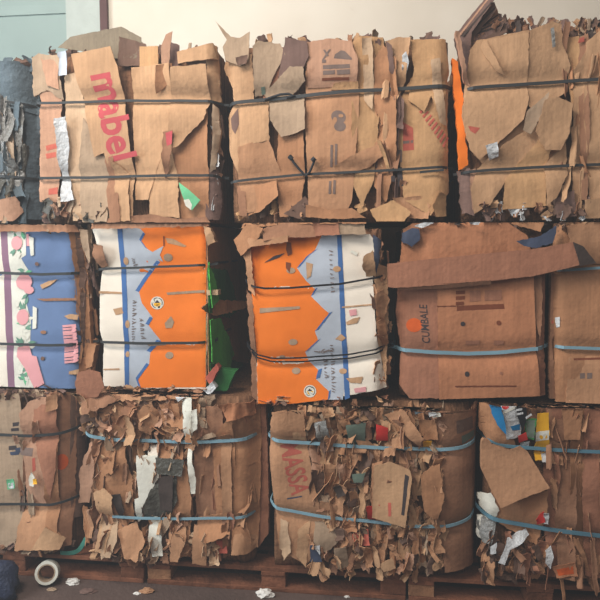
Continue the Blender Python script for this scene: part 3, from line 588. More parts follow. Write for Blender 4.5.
b = Bale('middle row bale at the right edge with a folded tan flap and two blue straps', 553, 660, ZM, ZT-.02, .01, .95,
         [([(546, 347), (556, 347.5), (600, 349), (670, 351)], BL, .018), ([(546, 272), (560, 270.5), (600, 268), (670, 264)], BL, .016)], 9, rl=.04, xlim=(549.8, None))
b.sheet([(553, 224), (580, 219), (655, 216), (655, 400), (556, 402), (554, 330)], 'e', 2, cr=.005, jag=.002, P=[([(556, 318), (560, 317), (560, 327), (557, 328)], 'film'), ([(553, 321), (555, 321), (555, 331), (553, 331)], 'faded_red')],
        label='plain tan bale face')
b.sheet([(570, 358), (655, 356), (655, 404), (566, 404)], 'o', 3, cr=.003, jag=.002, P=[([(581, 374), (586, 373.6), (586, 379), (581, 379.4)], 'greyink'), ([(588, 373.6), (593, 373.2), (593, 379), (588, 379.4)], 'greyink'), ([(575, 359), (604, 358), (604, 360), (575, 361)], 'brownink')], label='lower tan flap with dark stamp')
b.sheet([(566, 226), (600, 220), (650, 218), (650, 262), (600, 264), (574, 262)], 'o', 3, cr=.006)
b.sheet([(548, 245), (556, 240), (556, 330), (552, 340), (555, 398), (549, 398)], 'b', 0, jag=.005, wrap=False)
b.scraps(18, (552, 219, 605, 227), ['b', 'd', 't'], w=(.03, .06), h=(.02, .04), off=(.0, .04), keep=18)

# ================================================================= BOTTOM ROW
DB = 'deep_blue_strap'
b = Bale('bottom row bale at the left edge with a rounded right side coloured dark for shade and dark straps', -90, 83, ZD, ZM-.015, -.04, .95,
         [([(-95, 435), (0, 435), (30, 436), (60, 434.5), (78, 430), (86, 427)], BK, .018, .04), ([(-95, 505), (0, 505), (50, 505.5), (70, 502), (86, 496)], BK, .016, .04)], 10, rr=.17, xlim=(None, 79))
b.sheet([(-80, 396), (20, 393), (26, 420), (24, 500), (22, 546), (-80, 546)], 'g', 1, cr=.007,
    P=[([(14, 422), (21, 421), (20, 425), (14, 426)], 'ink'), ([(12, 428), (20, 427), (20, 430), (12, 431)], 'ink'), ([(9, 446), (17, 445), (18, 449), (9, 450)], 'ink'), ([(10, 452), (20, 450), (20, 454), (11, 455)], 'navy'), ([(16, 448), (24, 446), (24, 451), (17, 453)], 'navy')])
b.sheet([(22, 412), (32, 400), (54, 394), (56, 440), (55, 546), (24, 547), (26, 480)], 'p', 2, cr=.008, jag=.004, P=[([(33, 458), (36, 457), (36, 470), (33, 472)], 'faded_red'), ([(21, 446), (34, 448), (33, 456), (22, 454)], 'greyink')])
b.sheet([(34, 402), (55, 394), (56, 470), (50, 500), (42, 470), (34, 440)], 'c', 3, cr=.006)
b.sheet([(46, 460), (56, 440), (58, 545), (48, 547), (44, 500)], 'e', 3, cr=.006)
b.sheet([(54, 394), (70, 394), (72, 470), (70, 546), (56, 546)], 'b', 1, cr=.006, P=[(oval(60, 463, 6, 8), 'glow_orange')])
b.sheet([(66, 394), (82, 396), (84, 470), (80, 522), (68, 520)], 'd', 1, cr=.004)  # dark brown stands in for shade where the side turns away
b.sheet([(28, 480), (31, 472), (34, 478), (33, 487), (29, 486)], 'cream', 4)
b.sheet([(33, 479), (37, 479), (37, 484), (33, 484)], 'yellow', 4, cr=.003)
b.sheet([(6, 480), (13, 479), (14, 489), (7, 490)], 'mint', 3, cr=.003, P=[([(7, 484), (13, 483), (13, 489), (8, 489)], 'film')])
b.sheet([(20, 512), (30, 506), (46, 508), (62, 540), (58, 548), (18, 548)], 'o', 3, cr=.008, tz=-.12, jag=.004)
b.sheet([(34, 547), (45, 527), (64, 540), (60, 549)], 't', 4, tz=-.2)
b.sheet([(46, 397), (56, 394), (55, 410), (46, 412)], 'o', 4)
b.scraps(30, (0, 390, 60, 400), ['d', 'b', 'g', 'u'], w=(.03, .06), h=(.02, .05), off=(.0, .04), keep=30)
b.scraps(26, (0, 538, 75, 551), ['d', 'b', 'g', 'u', 'e'], w=(.03, .06), h=(.02, .05), off=(.0, .05), keep=26)
b.scraps(16, (18, 400, 40, 540), ['g', 'b', 'p', 'd'], w=(.012, .03), h=(.1, .25), lean=.08, off=(.01, .045), keep=16)

b = Bale('bottom row bale with a torn white strip, dark plastic and two light blue straps', 84, 256, ZD, ZM-.015, -.05, .95,
         [([(80, 433), (90, 437), (110, 440.5), (150, 442), (200, 442.5), (240, 441), (262, 438)], BL, .020, .05), ([(112, 517), (140, 519), (180, 519.5), (240, 518.5), (262, 517)], BL, .016, .05, (False, True))], 11, rl=.08, rr=.10, lump=.03, xlim=(79.6, None))
b.sheet([(92, 442), (122, 440), (132, 480), (134, 520), (120, 530), (100, 500), (90, 470)], 'e', 2, cr=.014, fs_=9, jag=.006)
b.sheet([(100, 408), (118, 402), (138, 420), (140, 436), (112, 440), (98, 430)], 'o', 2, cr=.02, fs_=11, jag=.008)
b.sheet([(138, 410), (152, 402), (158, 420), (150, 436), (140, 430)], 'o', 3, cr=.014, fs_=11, jag=.006)
b.sheet([(158, 440), (182, 440), (184, 462), (158, 466)], 'e', 2, cr=.008)
b.sheet([(160, 404), (180, 402), (182, 440), (166, 440)], 'e', 2, cr=.012, jag=.006)
b.sheet([(170, 470), (186, 460), (192, 500), (188, 556), (172, 562), (168, 520)], 'e', 2, cr=.01, jag=.005)
b.sheet([(146, 448), (156, 446), (157, 458), (147, 458)], 'white', 2)
b.sheet([(135, 457), (156, 457), (158, 478), (150, 492), (142, 508), (139, 500), (136, 478)], 'cream', 3, cr=.005, jag=.003, label='white torn paper')
b.sheet([(134, 500), (140, 498), (142, 520), (136, 525)], 'cream', 3, cr=.006)
b.sheet([(148, 520), (156, 518), (160, 530), (163, 556), (152, 557), (148, 540)], 'cream', 3, cr=.008, jag=.004, label='white torn paper')
b.sheet([(155, 458), (184, 460), (182, 476), (158, 474)], 'dark_film', 3, name='plastic_film', cr=.01)
b.sheet([(152, 486), (176, 476), (178, 500), (168, 520), (140, 518)], 'dark_film', 3, name='plastic_film', cr=.012, fs_=10, label='dark crumpled plastic')
b.sheet([(158, 478), (174, 474), (172, 512), (160, 510)], 'k', 4)
b.sheet([(181, 397), (192, 396), (194, 430), (190, 442), (196, 478), (195, 494), (191, 494), (188, 460), (184, 430)], 'cream', 4, cr=.012, fs_=12, jag=.003, label='long white strip')
b.sheet([(192, 410), (198, 408), (198, 428), (192, 432)], 'cream', 4, cr=.01, off=.075)
b.sheet([(194, 408), (223, 404), (226, 470), (224, 540), (198, 540), (195, 480)], 'b', 1, cr=.01, jag=.004)
b.sheet([(212, 440), (232, 412), (236, 480), (230, 540), (216, 530)], 'e', 2, cr=.008)
b.sheet([(220, 436), (230, 434), (232, 520), (222, 530)], 'o', 3, cr=.008)
b.sheet([(232, 410), (258, 406), (258, 470), (256, 552), (232, 552)], 'e', 2, cr=.006)
b.sheet([(244, 406), (264, 404), (266, 540), (256, 554), (250, 480)], 'c', 1, cr=.006)
b.sheet([(220, 404), (252, 402), (254, 416), (228, 420)], 'r', 4, cr=.016, fs_=14, jag=.006)
b.sheet([(196, 520), (228, 514), (230, 534), (206, 542), (196, 536)], 'e', 3, cr=.008, tz=-.2, jag=.005)
b.sheet([(192, 528), (207, 530), (206, 566), (192, 564)], 'o', 4, wrap=False, jag=.003)
b.sheet([(168, 532), (184, 520), (186, 540), (178, 562), (170, 562)], 'o', 4, wrap=False, jag=.004)
b.sheet([(234, 535), (254, 532), (256, 553), (232, 553)], 'o', 3, cr=.006, tz=-.2)
b.sheet([(216, 540), (226, 538), (228, 552), (218, 553)], 'faded_red', 1)
b.sheet([(92, 494), (104, 488), (114, 496), (112, 520), (106, 552), (95, 552), (98, 520)], 't', 4, cr=.008, tx=.3, jag=.004)
b.sheet([(100, 520), (114, 516), (118, 540), (112, 556), (102, 554)], 'l', 4, cr=.014, jag=.005)
b.sheet([(80, 470), (90, 440), (94, 470), (90, 502), (80, 502)], 'p', 3, wrap=False, cr=.01, jag=.005)
b.sheet([(112, 494), (120, 494), (124, 512), (118, 520)], 'k', 4)
b.sheet([(118, 530), (134, 524), (146, 540), (138, 560), (126, 556)], 'o', 3, cr=.016, fs_=12, jag=.006)
b.sheet([(82, 398), (108, 384), (144, 386), (142, 394), (112, 402), (88, 412)], 'b', 2, cr=.02, fs_=10, tz=-.5, jag=.008)
b.sheet([(112, 390), (150, 386), (208, 386), (206, 396), (150, 400), (116, 400)], 'o', 2, cr=.014, tz=-.5, jag=.007)
b.sheet([(174, 392), (182, 388), (186, 396), (178, 402)], 'film', 4)
b.scraps(150, (86, 396, 206, 440), ['e', 'b', 'o', 'd', 'p', 't', 'o', 'g'], w=(.025, .08), h=(.06, .15), lean=.55, ang=1.0, off=(.0, .05), keep=50, amp=.02)
b.scraps(120, (86, 440, 190, 545), ['e', 'b', 'o', 'd', 'p', 't', 'g'], w=(.015, .05), h=(.06, .18), lean=.3, ang=1.3, off=(.0, .045), keep=30, amp=.02)
b.scraps(40, (186, 420, 250, 545), ['e', 'b', 'o', 'c'], w=(.015, .04), h=(.1, .25), lean=.12, ang=1.1, off=(.0, .04), keep=10)
b.scraps(50, (96, 535, 216, 560), ['o', 't', 'b', 'd', 'l'], w=(.03, .06), h=(.04, .09), lean=.5, off=(.01, .06), keep=10)

b = Bale('bottom row bale of crumpled scraps with faded red lettering on its left sheet', 270, 480, ZD, ZM-.015, -.06, .95,
         [([(266, 439), (285, 442), (305, 443.5), (340, 446), (390, 449), (440, 450.5), (465, 448.5), (486, 443)], BL, .020, .05), ([(268, 506), (280, 510), (320, 516.5), (380, 523), (420, 526.5), (445, 527), (470, 524), (486, 517)], BL, .018, .05)], 12, rl=.05, rr=.16, lump=.025, xlim=(None, 477))
b.sheet([(272, 412), (287, 409), (292, 420), (304, 410), (306, 440), (313, 480), (319, 503), (322, 540), (306, 566), (290, 556), (279, 546), (273, 500), (268, 450)], 'o', 3, cr=.006, jag=.003,
        T=[('MASSA', (280, 446), (12, 50), (19, -3), 'faded_red', .02)], P=[([(287, 498.5), (302, 495.5), (302, 497), (287, 500)], 'navy')], label='tan sheet with faded red lettering')
b.sheet([(291, 410), (303, 410), (305, 441), (293, 440)], 't', 3, cr=.004)
b.sheet([(273, 413), (288, 411), (289, 440), (274, 440)], 'o', 3, cr=.004)
b.sheet([(280, 520), (288, 524), (291, 552), (284, 560), (279, 545)], 'l', 3, cr=.01, jag=.005)
b.sheet([(298, 530), (310, 522), (308, 550), (306, 568), (296, 556)], 't', 3, cr=.01, wrap=False)
b.sheet([(390, 462), (410, 470), (412, 478), (405, 526), (372, 517), (374, 466)], 't', 4, off=.078, loose_=True, cr=.004, jag=.002, P=[([(405, 474), (409, 476), (404, 514), (401, 513)], 'ink'), ([(388, 502), (391, 502), (391, 515), (388, 515)], 'faded_red')], label='pale box panel with a dark slot')
b.sheet([(372, 464), (390, 460), (388, 515), (371, 512)], 'o', 3, cr=.005)
b.sheet([(376, 424), (388, 428), (388, 442), (376, 441)], 'red', 4, cr=.006, label='red scrap')
b.sheet([(366, 506), (380, 504), (380, 520), (368, 521)], 'red', 4, cr=.006, label='red scrap')
b.sheet([(352, 536), (368, 532), (370, 545), (356, 548)], 'faded_red', 4, cr=.012)
b.sheet([(346, 424), (366, 422), (364, 450), (350, 452)], 'sea_green', 2, cr=.012)
b.sheet([(352, 474), (366, 472), (362, 482), (354, 482)], 'sea_green', 3)
b.sheet([(314, 424), (326, 420), (330, 438), (318, 442)], 'grey_film', 4, cr=.016, fs_=18)
b.sheet([(310, 546), (318, 544), (322, 562), (310, 562)], 'navy', 4)
b.sheet([(314, 546), (320, 545), (320, 555)], 'film', 5, cr=.003)
b.sheet([(333, 486), (340, 484), (346, 494), (338, 497)], 'k', 4)  # dark piece stands in for a shaded hole between the scraps
b.sheet([(423, 443), (432, 442), (432, 449), (424, 450)], 'yellow', 5, cr=.004, label='yellow scrap')
b.sheet([(384, 416), (404, 410), (424, 438), (420, 448), (400, 432)], 'o', 4, cr=.012, jag=.004, tx=.2)
b.sheet([(380, 420), (392, 424), (404, 444), (390, 448), (386, 436)], 't', 4, cr=.012, jag=.004)
b.sheet([(418, 420), (436, 420), (438, 440), (424, 440)], 'e', 3, cr=.01)
b.sheet([(420, 476), (440, 462), (444, 500), (436, 520), (424, 510)], 'e', 4, cr=.01, jag=.004)
b.sheet([(436, 411), (478, 399), (486, 430), (484, 520), (480, 572), (445, 573), (440, 520), (438, 450)], 'b', 2, cr=.005, jag=.003, P=[([(456, 421), (474, 418), (475, 431), (457, 434)], 'd'), ([(462, 437), (476, 433), (476, 440), (463, 446)], 'sea_green')], label='greyish tan rounded wrap')
b.sheet([(320, 500), (345, 506), (350, 520), (330, 530), (318, 520)], 'o', 2, cr=.012)
b.sheet([(314, 524), (336, 524), (340, 540), (326, 552), (314, 544)], 'g', 4, cr=.012, jag=.005)
b.sheet([(334, 548), (346, 546), (350, 568), (338, 570)], 'g', 4, cr=.014)
b.sheet([(378, 566), (392, 558), (396, 568), (384, 572)], 't', 5, cr=.006, wrap=False)
b.sheet([(445, 404), (478, 398), (478, 404), (440, 412)], 'b', 4)
for (x, y, m) in ((444, 406, 'teal'), (449, 404, 'sea_green'), (432, 412, 'film'), (436, 414, 'cream'), (424, 407, 'film'), (418, 410, 'slate')):
    b.sheet([(x-4, y-2), (x+3, y-4), (x+5, y+2), (x-3, y+4)], m, 5, cr=.006, jag=.003)
PB = ['o', 'e', 'b', 't', 'o', 'p', 'g', 'o', 'e', 't', 't', 'd']
b.scraps(300, (314, 405, 440, 560), PB, w=(.02, .06), h=(.06, .19), lean=.28, ang=.9, off=(.01, .045), keep=95, amp=.016)
b.scraps(70, (300, 396, 440, 430), PB, w=(.02, .05), h=(.05, .12), lean=.6, ang=1.0, off=(.0, .05), keep=0, amp=.02)
b.scraps(80, (312, 525, 440, 572), PB, w=(.02, .05), h=(.05, .11), lean=.5, ang=1.25, off=(.0, .065), keep=0, amp=.025)

b = Bale('bottom row bale with bright packaging and a plain brown flap at the right edge', 482, 680, ZD, ZM-.015, -.06, .95,
         [([(490, 443), (500, 446), (530, 448.5), (570, 451), (610, 453), (700, 457)], DB, .020, .056), ([(476, 512), (484, 517.5), (500, 521.5), (550, 529.5), (610, 538), (700, 549)], DB, .024, .056)], 13, rl=.07, lump=.02, xlim=(477.8, None))
b.sheet([(477, 408), (488, 400), (498, 420), (514, 440), (516, 446), (492, 446), (480, 430)], 'e', 2, cr=.012, jag=.004)
b.sheet([(500, 402), (519, 403), (522, 436), (507, 440)], 'film', 3, cr=.012, fs_=12, P=[(oval(505, 406, 3.5, 3), 'red'), ([(502, 412), (516, 405), (517, 407), (503, 414)], 'cream'), ([(510, 426), (520, 424), (520, 430), (512, 430)], 'teal')], label='white packaging with red spot')
b.sheet([(490, 404), (500, 402), (504, 420), (506, 434), (500, 428), (494, 418)], 'teal', 4, cr=.006, label='blue packaging strip')
b.sheet([(514, 402), (526, 401), (527, 416), (523, 432), (519, 420)], 'black', 4, cr=.006, P=[([(515, 405), (521, 404), (521, 406), (515, 407)], 'film'), ([(516, 409), (522, 408), (522, 410), (516, 411)], 'film'), ([(517, 413), (523, 412), (523, 414), (517, 415)], 'film'), ([(525, 417), (531, 413), (532, 415), (526, 419)], 'film')])
b.sheet([(524, 419), (536, 418), (534, 440), (527, 438)], 'green', 3, cr=.006, P=[([(525, 420), (535, 419), (534, 438), (527, 437)], 'sea_green')])
b.sheet([(518, 436), (526, 432), (528, 440), (520, 444)], 'red', 4, cr=.008)
b.sheet([(522, 444), (530, 442), (531, 450), (522, 450)], 'film', 4)
b.sheet([(537, 413), (548, 412), (551, 462), (536, 462)], 'yellow', 4, cr=.006, P=[([(535, 432), (549, 430), (549, 440), (536, 442)], 'cream'), ([(543, 453), (551, 452), (551, 463), (543, 463)], 'film')], label='yellow packaging strip')
b.sheet([(478, 446), (484, 439), (490, 441), (498, 455), (520, 446), (528, 452), (548, 486), (520, 498), (500, 507), (490, 488), (480, 466)], 'o', 5, off=.085, loose_=True, cr=.004, jag=.002, wrap=False, tz=-.06, label='plain brown flap hanging over the strap')
b.sheet([(547, 402), (560, 398), (568, 440), (550, 444)], 'b', 2, cr=.006)
b.sheet([(561, 402), (582, 404), (580, 440), (565, 440)], 'e', 3, cr=.008, jag=.003)
b.sheet([(548, 440), (566, 446), (564, 466), (550, 464)], 'o', 4, cr=.004)
b.sheet([(545, 398), (585, 394), (606, 402), (604, 410), (580, 404), (550, 404)], 'b', 2, tz=-.5, jag=.006)
b.sheet([(500, 480), (530, 492), (546, 488), (546, 520), (536, 545), (500, 525), (488, 500)], 'e', 2, cr=.012, jag=.005)
b.sheet([(480, 500), (492, 495), (500, 512), (496, 520), (482, 512)], 'cream', 3, cr=.012, jag=.005)
b.sheet([(478, 530), (490, 520), (498, 526), (492, 545), (484, 546)], 'grey_film', 4, cr=.016, fs_=18)
b.sheet([(480, 524), (488, 521), (494, 534), (486, 546), (478, 540)], 'cream', 3, cr=.016, fs_=18)
b.sheet([(508, 540), (528, 533), (531, 538), (520, 545), (510, 550), (504, 563), (498, 562), (505, 548)], 'film', 5, cr=.012, fs_=14, label='white crumpled plastic')
b.sheet([(490, 548), (497, 543), (496, 553), (490, 555)], 'film', 4)
b.sheet([(545, 550), (551, 546), (553, 556), (550, 568), (545, 562)], 'film', 4, cr=.008)
b.sheet([(536, 520), (543, 510), (545, 522), (538, 526)], 'red', 4, cr=.006)
b.sheet([(543, 512), (548, 512), (548, 524), (544, 524)], 'film', 4)
b.sheet([(552, 566), (575, 562), (578, 576), (556, 577)], 'r', 3, P=[([(556, 569), (573, 566), (574, 574), (558, 575)], 'glow_orange')])
for i, (xa, xb) in enumerate(((545, 560), (556, 574), (570, 588), (584, 604), (600, 630), (625, 670))):
    b.sheet([(xa, 404+i), (xb, 402), (xb+2, 470), (xb, 578+i), (xa+2, 577), (xa-2, 500)], ['c', 'b', 'e', 'c', 'b', 'e'][i], 1+i % 2, cr=.010, fs_=7, jag=.003, tx=R.uniform(-.3, .3))
b.scraps(60, (484, 535, 545, 575), ['e', 'b', 'o', 'd', 'c'], w=(.02, .05), h=(.05, .12), lean=.6, ang=1.1, off=(.0, .06), keep=34, amp=.02)
b.scraps(40, (548, 410, 604, 575), ['b', 'e', 'c', 'o'], w=(.012, .035), h=(.12, .3), lean=.08, ang=1.2, off=(.01, .05), keep=30)
b.scraps(30, (480, 396, 604, 406), ['b', 'd', 'e', 'k'], w=(.03, .06), h=(.02, .05), lean=.6, off=(-.04, .04), keep=24)

# ================================================================= LOOSE THINGS
def loose(name, poly, m, y, label, cat, back=None, th=.005, tx=0, tz=0, cr=.004, jag=.003, bow=0, seed=1):
    """a loose sheet standing in front of the bales at depth y"""
    q = [W(p[0], p[1], y) for p in poly]
    ar = sum(q[i][0]*q[(i+1) % len(q)][1]-q[(i+1) % len(q)][0]*q[i][1] for i in range(len(q)))
    if ar < 0: q = q[::-1]
    xc = sum(p[0] for p in q)/len(q); zc = sum(p[1] for p in q)/len(q)
    vs2, f2 = polymesh(rag(q, jag, seed), .03); n = len(vs2); V = []
    for t in (0, th):
        for v in vs2: V.append((v.x-xc, tx*(v.x-xc)+tz*(v.y-zc)+cr*N(Vector((v.x*7, v.y*7, seed)))+bow*(v.x-xc)**2+t, v.y-zc))
    FS = [list(f) for f in f2]+[[i+n for i in f[::-1]] for f in f2]; ec = {}
    for f in f2:
        for i in range(len(f)):
            e = (f[i], f[(i+1) % len(f)]); k = tuple(sorted(e)); ec[k] = None if k in ec else e
    for e in ec.values():
        if e: FS.append([e[1], e[0], e[0]+n, e[1]+n])
    o = link(name, V, FS, [m], None, smooth=False); o.location = (xc, y, zc); return tag(o, label, cat)
# long flattened strip tucked across two bales
st = empty('cardboard_strip', (*W(484, 265, -.09)[:1], -.09, W(484, 265, -.09)[1]), 'long flat brown cardboard strip lying across the plain carton bale', 'cardboard strip')
def stpart(name, poly, y, m, tz=0, tx=0):
    o = loose(name, poly, m, y, '', '', seed=3, cr=.003, jag=.0015, tz=tz, tx=tx); del o['label']; del o['category']
    o.parent = st; o.matrix_parent_inverse = Matrix.Identity(4); o.location = o.location-st.location
stpart('face', [(387, 264), (440, 258), (490, 253), (534, 249), (574, 242), (580, 265), (534, 276), (490, 281), (440, 285), (395, 288), (388, 287)], -.09, 'c')
stpart('shaded_folded_end', [(573, 242), (583, 246), (597, 263), (580, 266)], -.096, 'k', tx=.15)  # near-black colour puts the shadow on the strip's end
stpart('lower_lip', [(395, 287), (440, 284), (490, 280), (491, 284), (440, 289), (400, 290)], -.084, 'b', tz=-.8)
loose('cardboard_scrap', [(79, 372), (90, 369), (101, 372), (104, 388), (97, 397), (84, 399), (76, 396), (75, 382)], 'c', -.135, 'round-cornered brown cardboard scrap between the blue-faced bale and the bales below', 'cardboard scrap', tz=-.15, seed=4)

# ================================================================= PALLETS
def pallet(px0, px1, label, seed):
    R = random.Random(seed); yf = -.05
    x0, x1 = W(px0, 565, yf)[0], W(px1, 565, yf)[0]; dp = 1.0; xc = (x0+x1)/2
    r = empty('wooden_pallet', (xc, yf+dp/2, 0), label, 'pallet', 'wooden pallets under the bales')
    def bx(name, a, b_, m):
        return box(name, tuple(a[i]-(xc, yf+dp/2, 0)[i] for i in range(3)), tuple(b_[i]-(xc, yf+dp/2, 0)[i] for i in range(3)), m, r, .002, R, .002)
    n = 5; wv = .14
    for i in range(n):
        y = yf+(dp-wv)*i/(n-1); bx('deck_board', (x0, y, .138), (x1, y+wv, .159), 'wood')
    for k in range(3):
        x = x0+(x1-x0-.12)*k/2
        bx('stringer_board', (x, yf, .116), (x+.12, yf+dp, .138), 'wood')
        for j in range(3):
            y = yf+.006+(dp-.132)*j/2; bx('block', (x, y, FZ+.022), (x+.12, y+.12, .116), R.choice(['wood', 'wood_light']) if j else ['wood_light', 'wood', 'wood'][k])
    for j in range(3):
        y = yf+(dp-.12)*j/2; bx('bottom_board', (x0, y, FZ), (x1, y+.12, FZ+.022), 'wood')
pallet(-108, 143, 'wooden pallet at the left under the dark-sided bale, white tape roll in front', 1)
pallet(147, 406, 'wooden pallet between two others, second from the left', 2)
pallet(409, 680, 'wooden pallet at the right edge under the bale with bright packaging', 3)

# ================================================================= FLOOR THINGS
def crumple(name, px, py, r, m, label, cat, seed, flat=.45, group=None):
    x, y = WF(px, py); bm = bmesh.new(); bmesh.ops.create_icosphere(bm, subdivisions=3, radius=1)
    for v in bm.verts:
        n = v.co.normalized(); d = 1+.5*N(n*1.7+Vector((seed, 0, 0)))+.35*abs(N(n*3.6+Vector((0, seed, 0))))
        v.co = Vector((n.x*r*d*1.25, n.y*r*d*.8, max(0, (n.z*d*flat+flat*.55))*r))
    me = bpy.data.meshes.new(name); bm.to_mesh(me); bm.free(); me.materials.append(MATS[m])
    o = bpy.data.objects.new(name, me); C.objects.link(o); me.polygons.foreach_set('use_smooth', [name == 'plastic_bag']*len(me.polygons)); o.location = (x, y, FZ); return tag(o, label, cat, group)
mat('bag', (44, 50, 70), rough=.5, vary=.2, bump=.5)
crumple('paper_scrap', 72.5, 583, .028, 'paper', 'white crumpled paper scrap on the floor before the left pallet, right of the tape roll', 'paper scrap', 3)
crumple('paper_scrap', 265, 596, .030, 'paper', 'white crumpled paper scrap on the floor before the middle pallet', 'paper scrap', 8, .7)
crumple('paper_scrap', 137, 594, .012, 'paper', 'tiny white paper scrap on the floor near the gap between left pallets', 'paper scrap', 5)
crumple('paper_scrap', 347, 597, .010, 'paper', 'tiny white paper scrap on the floor under the crumpled scrap bale', 'paper scrap', 6)
crumple('cardboard_scrap', 147, 592, .025, 'o', 'small brown cardboard scrap on the floor below the white strip bale', 'cardboard scrap', 11)
crumple('cardboard_scrap', 88, 592, .030, 'u', 'flat dark scrap on the floor at the lower left', 'cardboard scrap', 12, .25)
crumple('cardboard_scrap', 52, 590, .018, 'g', 'small greyish scrap on the floor below the tape roll', 'cardboard scrap', 14, .3)
crumple('plastic_bag', -10, 592, .11, 'bag', 'dark blue plastic bag on the floor at the left edge', 'plastic bag', 21, .95)
# tape roll leaning before the left pallet
x, y = WF(48, 584); tr = empty('tape_roll', (x, y, FZ), 'white tape roll standing on the floor before the left pallet', 'tape roll')
def tube(name, ro, ri, w, m):
    vs = []; fs = []; n = 40
    for i in range(n):
        a = i*math.tau/n
        for r_, yy in ((ro, -w/2), (ro, w/2), (ri, w/2), (ri, -w/2)): vs.append((r_*math.cos(a), yy, r_*math.sin(a)))
    for i in range(n):
        j = (i+1) % n
        for k in range(4): fs.append((i*4+k, i*4+(k+1) % 4, j*4+(k+1) % 4, j*4+k))
    o = link(name, vs, fs, [m], tr, smooth=False); o.rotation_euler = (math.radians(-16), 0, math.radians(16)); o.location = (0, 0, .0625); return o
tube('tape', .056, .043, .055, 'cream'); tube('core', .0425, .037, .055, 'g')
# teal scrap of strap on the pallet deck, in the gap between the two left bales
x0_, z0_ = W(78, 537, .0)
cu = bpy.data.curves.new('strap_scrap', 'CURVE'); cu.dimensions = '3D'; sp = cu.splines.new('NURBS')
pts = [(63, 0, .166), (69, 0, .164), (76, 0, .166), (82, 0, .185), (86, 0, .215), (89, 0, .25)]
sp.points.add(len(pts)-1); sp.use_endpoint_u = True
PP = []
for q, (px, py, z) in zip(sp.points, pts):
    xx = W(px, 540, -.02)[0]; PP.append((xx, -.052+.005*math.sin(px*.5), z+.006))
for q, p in zip(sp.points, PP): q.co = (*(p[i]-PP[2][i] for i in range(3)), 1)
cu.extrude = .009; cu.bevel_depth = .002; cu.materials.append(mat('teal_strap', (70, 138, 122), rough=.5, vary=.15, bump=0))
o = tomesh('strap_scrap', cu); o.location = PP[2]
tag(o, 'curled teal strap scrap on the pallet between the two left bales', 'strap scrap')

# ================================================================= ROOM
def wallmat():
    m = bpy.data.materials.new('plaster'); m.use_nodes = True; n = m.node_tree.nodes; l = m.node_tree.links; b_ = n['Principled BSDF']
    b_.inputs['Roughness'].default_value = .9; b_.inputs['Specular IOR Level'].default_value = .1
    tc = n.new('ShaderNodeTexCoord'); nz = n.new('ShaderNodeTexNoise'); nz.inputs['Scale'].default_value = 1.6; nz.inputs['Detail'].default_value = 8
    l.new(tc.outputs['Object'], nz.inputs['Vector']); cr = n.new('ShaderNodeValToRGB')
    cr.color_ramp.elements[0].position = .3; cr.color_ramp.elements[0].color = lin((218, 206, 186)); cr.color_ramp.elements[1].position = .6; cr.color_ramp.elements[1].color = lin((232, 222, 204))
    l.new(nz.outputs['Fac'], cr.inputs['Fac'])
    n2 = n.new('ShaderNodeTexNoise'); n2.inputs['Scale'].default_value = 7; n2.inputs['Detail'].default_value = 6; l.new(tc.outputs['Object'], n2.inputs['Vector'])
    c2 = n.new('ShaderNodeValToRGB'); c2.color_ramp.elements[0].position = .70; c2.color_ramp.elements[0].color = (0, 0, 0, 1); c2.color_ramp.elements[1].position = .78; c2.color_ramp.elements[1].color = (.35, .35, .35, 1)
    l.new(n2.outputs['Fac'], c2.inputs['Fac']); mx = n.new('ShaderNodeMix'); mx.data_type = 'RGBA'; mx.inputs['B'].default_value = lin((170, 150, 128))
    l.new(c2.outputs['Color'], mx.inputs['Factor']); l.new(cr.outputs['Color'], mx.inputs['A']); l.new(mx.outputs['Result'], b_.inputs['Base Color']); MATS['plaster'] = m
wallmat()
mat('concrete', (92, 74, 66), rough=.8, vary=.35, bump=.3, scale=3); mat('green_door', (150, 166, 158), rough=.5, vary=.12, bump=.05, scale=2); mat('grey_jamb', (186, 192, 182), rough=.8, vary=.1); mat('brown_post', (92, 62, 58), rough=.7, vary=.15)
YW = 1.15
xa = W(66, 30, YW)[0]; xb = W(102, 30, YW)[0]; xc = W(109, 30, YW)[0]
struct(box('floor', (-5, -5, -.1), (5, YW+.1, FZ), 'concrete'))
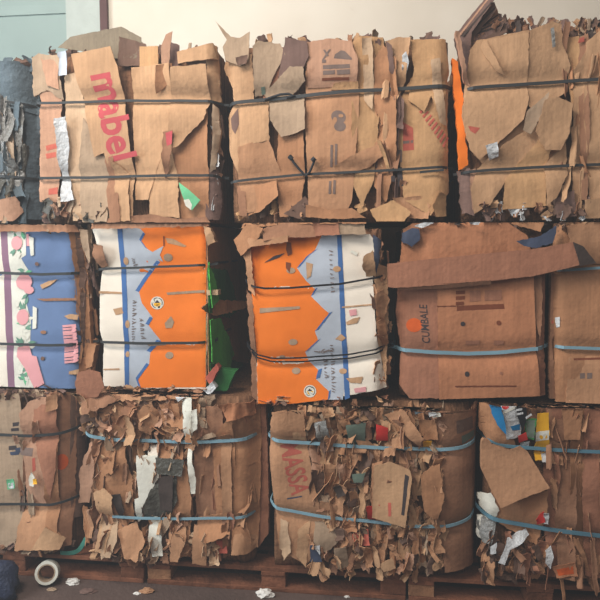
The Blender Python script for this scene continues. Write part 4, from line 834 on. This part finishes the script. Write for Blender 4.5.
struct(box('wall_back', (xc, YW, 0), (5, YW+.1, 4.2), 'plaster'))
struct(box('trim_1', (xb, YW-.03, 0), (xc, YW+.1, 4.2), 'brown_post'))
struct(box('trim_2', (xa, YW+.005, 0), (xb, YW+.1, 4.2), 'grey_jamb'))
d = struct(box('door_1', (-5, YW+.03, 0), (xa, YW+.1, 4.2), 'green_door'))
zr = W(30, 9, YW)[1]
rr_ = box('door_rail', (-5, YW+.015, zr-.03), (xa, YW+.04, zr+.03), 'green_door', d); rr_.location = (0, 0, 0)
# ================================================================= LIGHT
w = bpy.data.worlds.new('world'); bpy.context.scene.world = w; w.use_nodes = True
bg = w.node_tree.nodes['Background']; bg.inputs[0].default_value = (.92, .90, 1.0, 1); bg.inputs[1].default_value = .30
def area(name, loc, to, size, sy, e, col):
    L = bpy.data.lights.new(name, 'AREA'); L.shape = 'RECTANGLE'; L.size = size; L.size_y = sy; L.energy = e; L.color = col
    o = bpy.data.objects.new(name, L); C.objects.link(o); o.location = loc
    o.rotation_euler = (Vector(to)-Vector(loc)).to_track_quat('-Z', 'Y').to_euler(); return o
area('roof_daylight', (-1.8, -2.1, 4.3), (-.5, .3, 2.4), 1.8, 1.0, 128, (1, .95, .90))
area('left_cool_fill', (-4.6, -2.2, 2.3), (-1.6, .2, 2.0), 1.6, 2.4, 172, (.82, .92, 1))  # cool fill lamp added at the left to lift the left bales
area('ambient_fill', (0, -5.5, 5.2), (0, 0, 1.4), 7, 4, 120, (1, .97, .98))  # added fill behind the camera, replaces the ambient light lost in the haze
# thin dust haze that fills the whole hall
vs = w.node_tree.nodes.new('ShaderNodeVolumeScatter'); vs.inputs['Density'].default_value = .021; vs.inputs['Color'].default_value = (.92, .97, 1, 1)
w.node_tree.links.new(vs.outputs[0], w.node_tree.nodes['World Output'].inputs['Volume'])
sc = bpy.context.scene
sc.view_settings.view_transform = 'Standard'; sc.view_settings.look = 'None'; sc.view_settings.gamma = 1; sc.view_settings.exposure = .07
sc.cycles.max_bounces = 6
